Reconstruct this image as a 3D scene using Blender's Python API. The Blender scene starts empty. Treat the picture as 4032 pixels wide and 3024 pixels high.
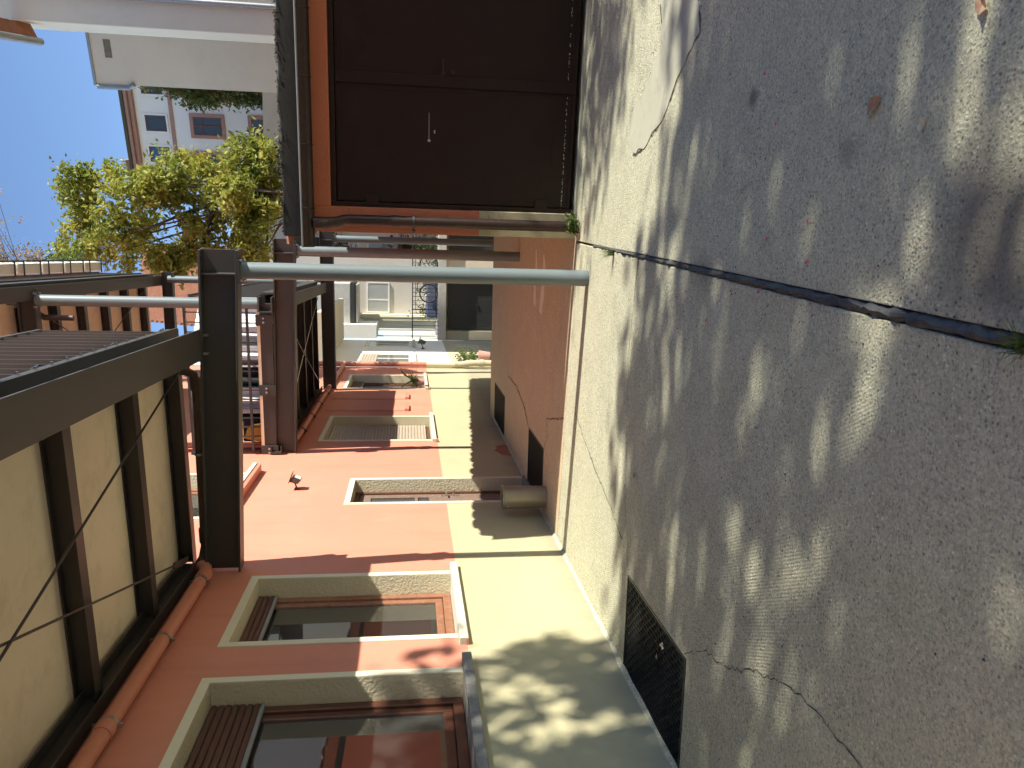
import bpy, math, random
import numpy as np
from mathutils import Vector, Matrix

random.seed(7)
rng = np.random.default_rng(11)
S = bpy.context.scene
COL = S.collection
R = math.radians

# ------------------------------------------------------------------ camera
# the photograph was taken with the phone on its side: the picture's left edge is up
F_PX = 3030.0
YAW, PITCH, ROLL = R(9.3), R(7.6), R(0.25)
EYE = Vector((0, 0, 1.6))
fw = Vector((-math.sin(YAW) * math.cos(PITCH), math.cos(YAW) * math.cos(PITCH), -math.sin(PITCH)))
rt = Vector((math.cos(YAW), math.sin(YAW), 0))
up = rt.cross(fw)
rt, up = rt * math.cos(ROLL) + up * math.sin(ROLL), up * math.cos(ROLL) - rt * math.sin(ROLL)
cam_data = bpy.data.cameras.new('camera')
cam_data.sensor_fit = 'HORIZONTAL'
cam_data.sensor_width = 36.0
cam_data.lens = 36.0 * F_PX / 4032.0
cam_data.clip_start = 0.05
cam_data.clip_end = 600
cam = bpy.data.objects.new('camera', cam_data)
COL.objects.link(cam)
cx_, cy_, cz_ = -up, rt, -fw
cam.matrix_world = Matrix(((cx_.x, cy_.x, cz_.x, EYE.x), (cx_.y, cy_.y, cz_.y, EYE.y), (cx_.z, cy_.z, cz_.z, EYE.z), (0, 0, 0, 1)))
S.camera = cam

# ------------------------------------------------------------------ world, sun, exposure
SUN_DIR = Vector((1.0, -0.2, 0.61)).normalized()      # towards the sun
world = bpy.data.worlds.new('World')
S.world = world
world.use_nodes = True
wn = world.node_tree.nodes
wl = world.node_tree.links
sky = wn.new('ShaderNodeTexSky')
sky.sky_type = 'NISHITA'
sky.sun_disc = False
sky.sun_elevation = math.asin(SUN_DIR.z)
sky.sun_rotation = math.atan2(SUN_DIR.x, SUN_DIR.y)
sky.altitude = 2500
sky.air_density = 1.0
sky.dust_density = 0.0
sky.ozone_density = 2.4
wn['Background'].inputs['Strength'].default_value = 0.14
wl.new(sky.outputs['Color'], wn['Background'].inputs['Color'])
sun_data = bpy.data.lights.new('sun', 'SUN')
sun_data.energy = 5.0
sun_data.angle = R(0.53)
sun_data.color = (1.0, 0.94, 0.82)
sun = bpy.data.objects.new('sun', sun_data)
sun.rotation_euler = SUN_DIR.to_track_quat('Z', 'Y').to_euler()
sun.location = (20, -4, 20)
COL.objects.link(sun)
S.view_settings.view_transform = 'Standard'
S.view_settings.look = 'None'
S.view_settings.exposure = 0.88
S.view_settings.gamma = 1.0
S.cycles.use_denoising = True
S.cycles.max_bounces = 6
S.cycles.diffuse_bounces = 4
S.cycles.glossy_bounces = 2
S.cycles.transmission_bounces = 4
S.cycles.transparent_max_bounces = 6
S.cycles.use_adaptive_sampling = True
S.cycles.adaptive_threshold = 0.03

# ------------------------------------------------------------------ materials
def new_mat(name):
    m = bpy.data.materials.new(name)
    m.use_nodes = True
    return m, m.node_tree.nodes, m.node_tree.links, m.node_tree.nodes['Principled BSDF']

def c4(c): return (c[0], c[1], c[2], 1)

def noise(n, l, scale, detail=4, rough=0.55, vec=None):
    t = n.new('ShaderNodeTexNoise')
    t.inputs['Scale'].default_value = scale
    t.inputs['Detail'].default_value = detail
    t.inputs['Roughness'].default_value = rough
    if vec is not None: l.new(vec, t.inputs['Vector'])
    return t

def pos(n): return n.new('ShaderNodeNewGeometry').outputs['Position']

def mixc(n, l, a, b, fac, blend='MIX'):
    m = n.new('ShaderNodeMix'); m.data_type = 'RGBA'; m.blend_type = blend
    for sock, v in ((m.inputs[0], fac), (m.inputs[6], a), (m.inputs[7], b)):
        if hasattr(v, 'is_linked'): l.new(v, sock)
        elif isinstance(v, (int, float)): sock.default_value = v
        else: sock.default_value = c4(v)
    return m.outputs[2]

def ramp(n, l, val, stops):
    r = n.new('ShaderNodeValToRGB')
    while len(r.color_ramp.elements) < len(stops): r.color_ramp.elements.new(0.5)
    for e, (p, c) in zip(r.color_ramp.elements, stops):
        e.position = p
        e.color = c4(c) if not isinstance(c, (int, float)) else (c, c, c, 1)
    l.new(val, r.inputs['Fac'])
    return r.outputs['Color']

def math_n(n, l, op, a, b=None):
    m = n.new('ShaderNodeMath'); m.operation = op
    for i, v in enumerate((a, b)):
        if v is None: continue
        if hasattr(v, 'is_linked'): l.new(v, m.inputs[i])
        else: m.inputs[i].default_value = v
    return m.outputs[0]

def bump(n, l, h, strength, dist, bsdf, prev=None):
    b = n.new('ShaderNodeBump')
    b.inputs['Strength'].default_value = strength
    b.inputs['Distance'].default_value = dist
    l.new(h, b.inputs['Height'])
    if prev is not None: l.new(prev, b.inputs['Normal'])
    l.new(b.outputs['Normal'], bsdf.inputs['Normal'])
    return b.outputs['Normal']

def paint(name, col, rough=0.7, var=0.12, scale=1.5, bs=0.15, bscale=120, bdist=0.004, metal=0.0, spec=0.5, dirt=None, dirt_amt=0.35):
    m, n, l, b = new_mat(name)
    p = pos(n)
    nz = noise(n, l, scale, 5, 0.6, p)
    dark = tuple(c * (1 - var * 1.6) for c in col)
    light = tuple(min(1, c * (1 + var)) for c in col)
    c = mixc(n, l, dark, light, nz.outputs['Fac'])
    if dirt is not None:
        nd = noise(n, l, scale * 3.1, 6, 0.7, p)
        f = ramp(n, l, nd.outputs['Fac'], ((0.5, 0.0), (0.75, dirt_amt)))
        c = mixc(n, l, c, dirt, f)
    l.new(c, b.inputs['Base Color'])
    b.inputs['Roughness'].default_value = rough
    b.inputs['Metallic'].default_value = metal
    b.inputs['Specular IOR Level'].default_value = spec
    if bs > 0:
        nb = noise(n, l, bscale, 3, 0.6, p)
        bump(n, l, nb.outputs['Fac'], bs, bdist, b)
    return m

MT = {}
MT['steel'] = paint('grey_steel_paint', (0.064, 0.064, 0.062), rough=0.45, var=0.10, scale=3, bs=0.05, bscale=60, spec=0.3, dirt=(0.07, 0.06, 0.05), dirt_amt=0.3)
MT['post'] = paint('post_paint', (0.15, 0.188, 0.195), rough=0.45, var=0.05, scale=2.5, bs=0.03, bscale=80, dirt=(0.17, 0.2, 0.2), dirt_amt=0.35)
MT['joist'] = paint('dark_joist_paint', (0.045, 0.042, 0.040), rough=0.45, var=0.15, scale=3, bs=0.04)
MT['soffit'] = paint('cream_soffit_board', (0.84, 0.735, 0.54), rough=0.85, var=0.06, scale=1.1, bs=0.12, bscale=90, dirt=(0.50, 0.41, 0.28), dirt_amt=0.5)
MT['bolt'] = paint('zinc_bolt', (0.45, 0.46, 0.46), rough=0.35, var=0.1, scale=20, bs=0, metal=0.8)
MT['salmon_pipe'] = paint('salmon_painted_pipe', (0.60, 0.24, 0.16), rough=0.45, var=0.07, scale=4, bs=0.03, dirt=(0.3, 0.12, 0.08), dirt_amt=0.25)
MT['brown_pipe'] = paint('brown_pipe', (0.075, 0.055, 0.046), rough=0.5, var=0.15, scale=5, bs=0.04, dirt=(0.16, 0.13, 0.11), dirt_amt=0.3)
MT['copper'] = paint('weathered_copper_pipe', (0.042, 0.024, 0.02), rough=0.38, var=0.2, scale=6, bs=0.05, metal=0.4, dirt=(0.10, 0.065, 0.055), dirt_amt=0.4)
MT['trim'] = paint('cream_trim', (0.66, 0.62, 0.46), rough=0.85, var=0.06, scale=2, bs=0.12, bscale=140)
MT['reveal'] = paint('rough_reveal_plaster', (0.60, 0.555, 0.40), rough=0.9, var=0.10, scale=4, bs=0.9, bscale=38, bdist=0.012)
MT['sill'] = paint('stone_sill', (0.55, 0.54, 0.44), rough=0.85, var=0.18, scale=9, bs=0.4, bscale=70, dirt=(0.32, 0.32, 0.26), dirt_amt=0.5)
MT['granite_sill'] = paint('grey_granite_sill', (0.22, 0.22, 0.20), rough=0.85, var=0.35, scale=60, bs=0.5, bscale=110, dirt=(0.35, 0.35, 0.31), dirt_amt=0.5)
MT['wood'] = paint('dark_red_wood_frame', (0.115, 0.043, 0.024), rough=0.4, var=0.25, scale=7, bs=0.1, bscale=50)
MT['wood_light'] = paint('weathered_wood_frame', (0.27, 0.12, 0.065), rough=0.5, var=0.25, scale=9, bs=0.15, bscale=50, dirt=(0.45, 0.32, 0.25), dirt_amt=0.4)
MT['slat_brown'] = paint('brown_shutter_slat', (0.10, 0.045, 0.03), rough=0.4, var=0.25, scale=10, bs=0.05)
MT['slat_grey'] = paint('taupe_shutter_slat', (0.42, 0.36, 0.28), rough=0.5, var=0.1, scale=6, bs=0.05)
MT['door_wood'] = paint('flaking_brown_door', (0.19, 0.13, 0.10), rough=0.6, var=0.2, scale=8, bs=0.25, bscale=60, dirt=(0.48, 0.44, 0.38), dirt_amt=0.35)
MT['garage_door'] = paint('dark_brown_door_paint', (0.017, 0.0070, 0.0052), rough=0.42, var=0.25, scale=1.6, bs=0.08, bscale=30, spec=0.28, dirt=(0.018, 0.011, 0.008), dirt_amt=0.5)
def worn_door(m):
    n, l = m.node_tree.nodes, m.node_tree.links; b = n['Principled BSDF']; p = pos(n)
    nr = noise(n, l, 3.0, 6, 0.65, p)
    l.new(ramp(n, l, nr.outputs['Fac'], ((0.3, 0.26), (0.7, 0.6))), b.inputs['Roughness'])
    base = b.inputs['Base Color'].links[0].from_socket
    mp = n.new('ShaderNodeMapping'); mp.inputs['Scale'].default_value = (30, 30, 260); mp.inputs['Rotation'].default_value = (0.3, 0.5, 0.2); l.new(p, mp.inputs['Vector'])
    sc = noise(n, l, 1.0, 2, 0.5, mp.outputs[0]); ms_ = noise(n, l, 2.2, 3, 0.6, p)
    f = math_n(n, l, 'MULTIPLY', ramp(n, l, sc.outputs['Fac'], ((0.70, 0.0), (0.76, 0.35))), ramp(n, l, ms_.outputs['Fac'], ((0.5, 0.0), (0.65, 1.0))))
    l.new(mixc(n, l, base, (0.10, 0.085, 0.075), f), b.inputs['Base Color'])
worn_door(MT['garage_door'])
MT['tar'] = paint('roofing_felt', (0.013, 0.014, 0.011), rough=0.8, var=0.3, scale=6, bs=0.2, bscale=25, bdist=0.004, dirt=(0.03, 0.032, 0.022), dirt_amt=0.4)
MT['clay'] = paint('clay_roof_tile', (0.40, 0.16, 0.085), rough=0.85, var=0.3, scale=5, bs=0.4, bscale=50, dirt=(0.2, 0.12, 0.08), dirt_amt=0.5)
MT['moss'] = paint('roof_moss', (0.10, 0.095, 0.055), rough=1, var=0.4, scale=25, bs=0.4, bscale=90)
MT['black'] = paint('painted_void_shade', (0.008, 0.008, 0.008), rough=0.9, bs=0)
MT['grate'] = paint('dark_steel_grate', (0.05, 0.054, 0.054), rough=0.45, var=0.2, scale=9, bs=0.05, metal=0.6)
MT['tub'] = paint('olive_metal_tub', (0.34, 0.315, 0.25), rough=0.42, var=0.15, scale=5, bs=0.05, metal=0.5)
MT['salmon_render'] = paint('pale_salmon_render', (0.55, 0.30, 0.22), rough=0.9, var=0.06, scale=0.6, bs=0.15)
MT['white_wall'] = paint('white_render', (0.83, 0.82, 0.77), rough=0.9, var=0.05, scale=0.8, bs=0.15)
MT['olive_wall'] = paint('olive_render', (0.46, 0.42, 0.30), rough=0.9, var=0.07, scale=0.9, bs=0.15)
MT['cream_wall'] = paint('cream_render', (0.70, 0.66, 0.50), rough=0.9, var=0.06, scale=0.9, bs=0.15)
MT['grey_wall'] = paint('grey_pebble_render', (0.56, 0.53, 0.48), rough=0.95, var=0.06, scale=1.2, bs=0.3, bscale=50)
MT['concrete_grey'] = paint('grey_concrete', (0.52, 0.51, 0.46), rough=0.9, var=0.15, scale=2.2, bs=0.2, bscale=40, dirt=(0.28, 0.28, 0.26), dirt_amt=0.5)
MT['far_door'] = paint('dark_green_grey_door', (0.026, 0.031, 0.031), rough=0.55, var=0.1, scale=2, bs=0.05)
MT['iron'] = paint('black_iron', (0.035, 0.037, 0.038), rough=0.5, var=0.1, scale=4, bs=0.03)
MT['beige'] = paint('beige_render', (0.74, 0.65, 0.51), rough=0.95, var=0.07, scale=0.5, bs=0.25, bscale=25, dirt=(0.60, 0.53, 0.42), dirt_amt=0.45)
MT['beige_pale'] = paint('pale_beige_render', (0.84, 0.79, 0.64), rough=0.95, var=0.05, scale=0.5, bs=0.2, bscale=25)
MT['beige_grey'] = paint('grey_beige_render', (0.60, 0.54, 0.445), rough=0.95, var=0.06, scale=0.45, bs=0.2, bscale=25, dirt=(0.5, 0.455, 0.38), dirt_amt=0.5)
MT['patch'] = paint('bare_masonry', (0.25, 0.21, 0.15), rough=1, var=0.4, scale=12, bs=0.8, bscale=30, bdist=0.02)
MT['apt_wall'] = paint('pale_apartment_render', (0.82, 0.79, 0.70), rough=0.95, var=0.05, scale=0.4, bs=0.15, bscale=25)
MT['pink_trim'] = paint('pink_stone_trim', (0.42, 0.235, 0.175), rough=0.9, var=0.12, scale=3, bs=0.15)
MT['zinc'] = paint('zinc_gutter', (0.34, 0.35, 0.34), rough=0.45, var=0.15, scale=8, bs=0.05, metal=0.6)
MT['white_paint'] = paint('white_frame_paint', (0.78, 0.78, 0.75), rough=0.5, var=0.04, scale=5, bs=0)
MT['planter'] = paint('white_plastic_planter', (0.74, 0.72, 0.64), rough=0.5, var=0.08, scale=4, bs=0.03, dirt=(0.5, 0.47, 0.38), dirt_amt=0.4)
MT['bark'] = paint('grey_brown_bark', (0.13, 0.10, 0.075), rough=0.95, var=0.35, scale=7, bs=0.8, bscale=28, bdist=0.02)
MT['filler'] = paint('dark_joint_mortar', (0.075, 0.078, 0.08), rough=0.95, var=0.4, scale=14, bs=0.8, bscale=45, bdist=0.012, dirt=(0.12, 0.11, 0.1), dirt_amt=0.5)
MT['crack'] = paint('crack_dirt', (0.045, 0.038, 0.032), rough=1, bs=0)
MT['dry_leaf'] = paint('dry_brown_leaf', (0.42, 0.27, 0.17), rough=0.8, var=0.3, scale=30, bs=0.2)
MT['pale_leaf'] = paint('pale_dry_leaf', (0.62, 0.55, 0.38), rough=0.8, var=0.2, scale=30, bs=0.2)
MT['petal'] = paint('pink_petal', (0.72, 0.07, 0.26), rough=0.6, var=0.1, bs=0)
MT['terracotta'] = paint('pink_terracotta', (0.50, 0.27, 0.24), rough=0.85, var=0.1, scale=6, bs=0.1)
MT['rubber'] = paint('black_rubber', (0.02, 0.02, 0.02), rough=0.8, bs=0)
MT['chrome'] = paint('bright_metal', (0.7, 0.7, 0.7), rough=0.2, var=0.05, bs=0, metal=1.0)
MT['blue_tarp'] = paint('blue_grey_cover', (0.10, 0.13, 0.22), rough=0.7, var=0.2, scale=6, bs=0.2)

def cloth(name, col): return paint(name, col, rough=0.95, var=0.06, scale=10, bs=0.15, bscale=90)

def leaf_mat(name, cols, transl=0.45, sc=1.3):
    m, n, l, b = new_mat(name)
    p = pos(n)
    n1 = noise(n, l, sc, 2, 0.5, p)
    n2 = noise(n, l, 17, 2, 0.6, p)
    f = math_n(n, l, 'ADD', math_n(n, l, 'MULTIPLY', n1.outputs['Fac'], 0.6), math_n(n, l, 'MULTIPLY', n2.outputs['Fac'], 0.45))
    k = len(cols)
    c = ramp(n, l, f, [(0.36 + 0.34 * i / (k - 1), cols[i]) for i in range(k)])
    l.new(c, b.inputs['Base Color'])
    b.inputs['Roughness'].default_value = 0.55
    tr = n.new('ShaderNodeBsdfTranslucent')
    l.new(c, tr.inputs['Color'])
    mx = n.new('ShaderNodeMixShader'); mx.inputs[0].default_value = transl
    l.new(b.outputs[0], mx.inputs[1]); l.new(tr.outputs[0], mx.inputs[2])
    l.new(mx.outputs[0], n['Material Output'].inputs['Surface'])
    return m

MT['leaf_ash'] = leaf_mat('yellow_green_leaf', ((0.11, 0.15, 0.025), (0.25, 0.29, 0.05), (0.43, 0.43, 0.085), (0.52, 0.37, 0.11)))
MT['leaf_dark'] = leaf_mat('dark_green_leaf', ((0.022, 0.04, 0.014), (0.05, 0.075, 0.022), (0.10, 0.10, 0.03), (0.24, 0.16, 0.06)))
MT['leaf_mid'] = leaf_mat('mid_green_leaf', ((0.05, 0.08, 0.02), (0.11, 0.15, 0.035), (0.2, 0.2, 0.05), (0.40, 0.25, 0.09)))
MT['leaf_shade'] = leaf_mat('green_leaf', ((0.03, 0.06, 0.015), (0.06, 0.09, 0.02), (0.10, 0.12, 0.03)), transl=0.25)
MT['leaf_fresh'] = leaf_mat('fresh_green_leaf', ((0.05, 0.10, 0.02), (0.10, 0.16, 0.03), (0.2, 0.24, 0.06)), sc=9)
MT['leaf_bush'] = leaf_mat('dusty_shrub_leaf', ((0.16, 0.14, 0.06), (0.26, 0.2, 0.09), (0.42, 0.30, 0.10), (0.5, 0.28, 0.25)), sc=4)

def glass_mat(name, tint=(0.03, 0.035, 0.035), clear=0.5):
    m, n, l, b = new_mat(name)
    n.remove(b)
    g = n.new('ShaderNodeBsdfGlossy'); g.inputs['Roughness'].default_value = 0.015; g.inputs['Color'].default_value = (0.9, 0.92, 0.92, 1)
    t = n.new('ShaderNodeBsdfTransparent'); t.inputs['Color'].default_value = (clear, clear * 1.02, clear, 1)
    fr = n.new('ShaderNodeFresnel'); fr.inputs['IOR'].default_value = 3.2
    mx = n.new('ShaderNodeMixShader')
    l.new(fr.outputs[0], mx.inputs[0]); l.new(t.outputs[0], mx.inputs[1]); l.new(g.outputs[0], mx.inputs[2])
    df = n.new('ShaderNodeBsdfDiffuse'); df.inputs['Color'].default_value = (0.55, 0.55, 0.52, 1)
    m2 = n.new('ShaderNodeMixShader'); m2.inputs[0].default_value = 0.05
    l.new(mx.outputs[0], m2.inputs[1]); l.new(df.outputs[0], m2.inputs[2])
    l.new(m2.outputs[0], n['Material Output'].inputs['Surface'])
    return m
MT['glass'] = glass_mat('window_glass', clear=0.8)
MT['dark_glass'] = paint('dark_window_pane', (0.05, 0.06, 0.065), rough=0.06, var=0.1, bs=0)
MT['blind'] = paint('grey_blind', (0.40, 0.42, 0.42), rough=0.7, var=0.06, scale=4, bs=0.05)
MT['curtain'] = cloth('grey_net_curtain', (0.66, 0.66, 0.62))

def house_wall_mat():
    m, n, l, b = new_mat('two_tone_house_paint')
    p = pos(n)
    sx = n.new('ShaderNodeSeparateXYZ'); l.new(p, sx.inputs[0])
    ne = noise(n, l, 25, 3, 0.6, p)
    z = math_n(n, l, 'ADD', sx.outputs['Z'], math_n(n, l, 'MULTIPLY', math_n(n, l, 'SUBTRACT', ne.outputs['Fac'], 0.5), 0.012))
    upm = math_n(n, l, 'GREATER_THAN', z, 1.137)
    nz = noise(n, l, 0.9, 6, 0.62, p)
    sal = mixc(n, l, (0.535, 0.215, 0.145), (0.63, 0.27, 0.185), nz.outputs['Fac'])
    st = n.new('ShaderNodeMapping'); st.inputs['Scale'].default_value = (3, 3, 0.35); l.new(p, st.inputs['Vector'])
    ns = noise(n, l, 1.2, 5, 0.65, st.outputs[0])
    sal = mixc(n, l, sal, (0.45, 0.18, 0.125), ramp(n, l, ns.outputs['Fac'], ((0.52, 0.0), (0.75, 0.5))))
    cre = mixc(n, l, (0.40, 0.37, 0.225), (0.48, 0.445, 0.28), nz.outputs['Fac'])
    tw = noise(n, l, 2.6, 8, 0.72, p)
    sal = mixc(n, l, sal, (0.66, 0.31, 0.225), ramp(n, l, tw.outputs['Fac'], ((0.56, 0.0), (0.70, 0.35))))
    cre = mixc(n, l, cre, (0.36, 0.335, 0.21), ramp(n, l, tw.outputs['Fac'], ((0.55, 0.0), (0.72, 0.45))))
    # splash dirt near the ground
    low = ramp(n, l, math_n(n, l, 'ADD', math_n(n, l, 'MULTIPLY', sx.outputs['Z'], 2.2), math_n(n, l, 'MULTIPLY', ns.outputs['Fac'], 0.7)), ((0.40, 0.65), (0.85, 0.0)))
    cre = mixc(n, l, cre, (0.27, 0.255, 0.19), low)
    c = mixc(n, l, cre, sal, upm)
    l.new(c, b.inputs['Base Color'])
    b.inputs['Roughness'].default_value = 0.88
    b.inputs['Specular IOR Level'].default_value = 0.3
    nb = noise(n, l, 95, 4, 0.6, p)
    nb2 = noise(n, l, 7, 3, 0.5, p)
    h = math_n(n, l, 'ADD', nb.outputs['Fac'], math_n(n, l, 'MULTIPLY', nb2.outputs['Fac'], 1.2))
    bump(n, l, h, 0.34, 0.008, b)
    return m
MT['house'] = house_wall_mat()

def garage_wall_mat():
    m, n, l, b = new_mat('two_tone_garage_paint')
    p = pos(n)
    sx = n.new('ShaderNodeSeparateXYZ'); l.new(p, sx.inputs[0])
    upm = math_n(n, l, 'GREATER_THAN', sx.outputs['Z'], 0.945)
    nz = noise(n, l, 2.2, 5, 0.6, p)
    sal = mixc(n, l, (0.42, 0.135, 0.07), (0.55, 0.19, 0.105), nz.outputs['Fac'])
    cre = mixc(n, l, (0.34, 0.30, 0.18), (0.46, 0.41, 0.27), nz.outputs['Fac'])
    l.new(mixc(n, l, cre, sal, upm), b.inputs['Base Color'])
    b.inputs['Roughness'].default_value = 0.9
    nb = noise(n, l, 40, 5, 0.65, p)
    bump(n, l, nb.outputs['Fac'], 0.7, 0.012, b)
    return m
MT['garage_wall'] = garage_wall_mat()

def ground_mat(name, base, dark, warm, agg=1.0, stain=0.5):
    m, n, l, b = new_mat(name)
    p = pos(n)
    big = noise(n, l, 0.55, 6, 0.6, p)
    mid = noise(n, l, 3.5, 6, 0.7, p)
    fine = noise(n, l, 120, 3, 0.75, p)
    c = mixc(n, l, dark, base, ramp(n, l, mid.outputs['Fac'], ((0.3, 0.0), (0.7, 1.0))))
    c = mixc(n, l, c, warm, ramp(n, l, big.outputs['Fac'], ((0.42, 0.0), (0.68, 0.75))))
    # exposed aggregate, more in worn areas
    vo = n.new('ShaderNodeTexVoronoi'); vo.inputs['Scale'].default_value = 75; l.new(p, vo.inputs['Vector'])
    vs = n.new('ShaderNodeSeparateColor'); l.new(vo.outputs['Color'], vs.inputs[0])
    worn = ramp(n, l, noise(n, l, 0.8, 4, 0.6, p).outputs['Fac'], ((0.32, 0.4 * agg), (0.58, 1.0 * agg)))
    stone = ramp(n, l, vs.outputs[0], ((0.0, (0.15, 0.135, 0.11)), (0.25, (0.33, 0.30, 0.25)), (0.72, (0.54, 0.525, 0.40)), (1.0, (0.80, 0.78, 0.64))))
    inner = ramp(n, l, vo.outputs['Distance'], ((0.25, 1.0), (0.55, 0.0)))
    pick = ramp(n, l, vs.outputs[1], ((0.30, 0.0), (0.40, 1.0)))
    f = math_n(n, l, 'MULTIPLY', math_n(n, l, 'MULTIPLY', inner, pick), worn)
    c = mixc(n, l, c, stone, math_n(n, l, 'MULTIPLY', f, 1.0))
    c = mixc(n, l, c, (0.12, 0.11, 0.095), ramp(n, l, fine.outputs['Fac'], ((0.54, 0.0), (0.68, 0.75))))
    v2 = n.new('ShaderNodeTexVoronoi'); v2.inputs['Scale'].default_value = 88; l.new(p, v2.inputs['Vector'])
    s2 = n.new('ShaderNodeSeparateColor'); l.new(v2.outputs['Color'], s2.inputs[0])
    c = mixc(n, l, c, ramp(n, l, s2.outputs[2], ((0.0, 0.62), (0.35, 0.86), (0.7, 1.0), (1.0, 1.18))), 0.55, 'MULTIPLY')
    # oil and damp stains with their own outline
    so = noise(n, l, 1.15, 7, 0.75, p)
    c = mixc(n, l, c, (0.25, 0.235, 0.19), ramp(n, l, so.outputs['Fac'], ((0.60, 0.0), (0.74, stain))))
    for (sx_, sy_, rad, amt) in ((0.10, 1.95, 0.26, 0.75), (0.42, 2.75, 0.055, 0.4), (0.78, 3.62, 0.05, 0.7), (-0.05, 4.1, 0.12, 0.4)):
        vm = n.new('ShaderNodeVectorMath'); vm.operation = 'DISTANCE'; l.new(p, vm.inputs[0]); vm.inputs[1].default_value = (sx_, sy_, 0)
        dd_ = math_n(n, l, 'ADD', vm.outputs['Value'], math_n(n, l, 'MULTIPLY', math_n(n, l, 'SUBTRACT', so.outputs['Fac'], 0.5), rad * 2.2))
        c = mixc(n, l, c, (0.13, 0.12, 0.10), ramp(n, l, math_n(n, l, 'DIVIDE', dd_, rad * 1.4), ((0.35, amt), (1.0, 0.0))))
    l.new(c, b.inputs['Base Color'])
    b.inputs['Roughness'].default_value = 0.93
    b.inputs['Specular IOR Level'].default_value = 0.25
    # roller-stamped grid in the concrete, worn away in places
    mp = n.new('ShaderNodeMapping'); mp.inputs['Rotation'].default_value = (0, 0, 0.32); l.new(p, mp.inputs['Vector'])
    sp = n.new('ShaderNodeSeparateXYZ'); l.new(mp.outputs[0], sp.inputs[0])
    gx = math_n(n, l, 'SINE', math_n(n, l, 'MULTIPLY', sp.outputs['X'], 2 * math.pi / 0.021))
    gy = math_n(n, l, 'SINE', math_n(n, l, 'MULTIPLY', sp.outputs['Y'], 2 * math.pi / 0.021))
    g = math_n(n, l, 'MULTIPLY', gx, gy)
    gm = ramp(n, l, noise(n, l, 1.1, 3, 0.5, p).outputs['Fac'], ((0.42, 0.0), (0.6, 0.55)))
    h = math_n(n, l, 'ADD', math_n(n, l, 'MULTIPLY', g, gm), math_n(n, l, 'MULTIPLY', fine.outputs['Fac'], 1.3))
    h = math_n(n, l, 'ADD', h, math_n(n, l, 'MULTIPLY', f, 0.9))
    h = math_n(n, l, 'ADD', h, math_n(n, l, 'MULTIPLY', mid.outputs['Fac'], 1.0))
    bump(n, l, h, 0.55, 0.006, b)
    return m
MT['slab'] = ground_mat('stamped_concrete', (0.585, 0.588, 0.42), (0.45, 0.452, 0.32), (0.585, 0.568, 0.395))
MT['floor_mark'] = paint('pale_limescale', (0.72, 0.66, 0.52), rough=0.95, var=0.15, scale=6, bs=0.1)
MT['slab_far'] = ground_mat('far_concrete', (0.64, 0.52, 0.34), (0.52, 0.42, 0.27), (0.66, 0.50, 0.30), agg=0.5, stain=0.3)
MT['slab_patch'] = paint('smooth_grey_screed', (0.45, 0.45, 0.34), rough=0.9, var=0.10, scale=2.5, bs=0.2, bscale=70, dirt=(0.2, 0.19, 0.18), dirt_amt=0.4)
MT['base'] = paint('earth', (0.09, 0.08, 0.07), rough=1, var=0.3, scale=2, bs=0.3, bscale=20)

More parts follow.
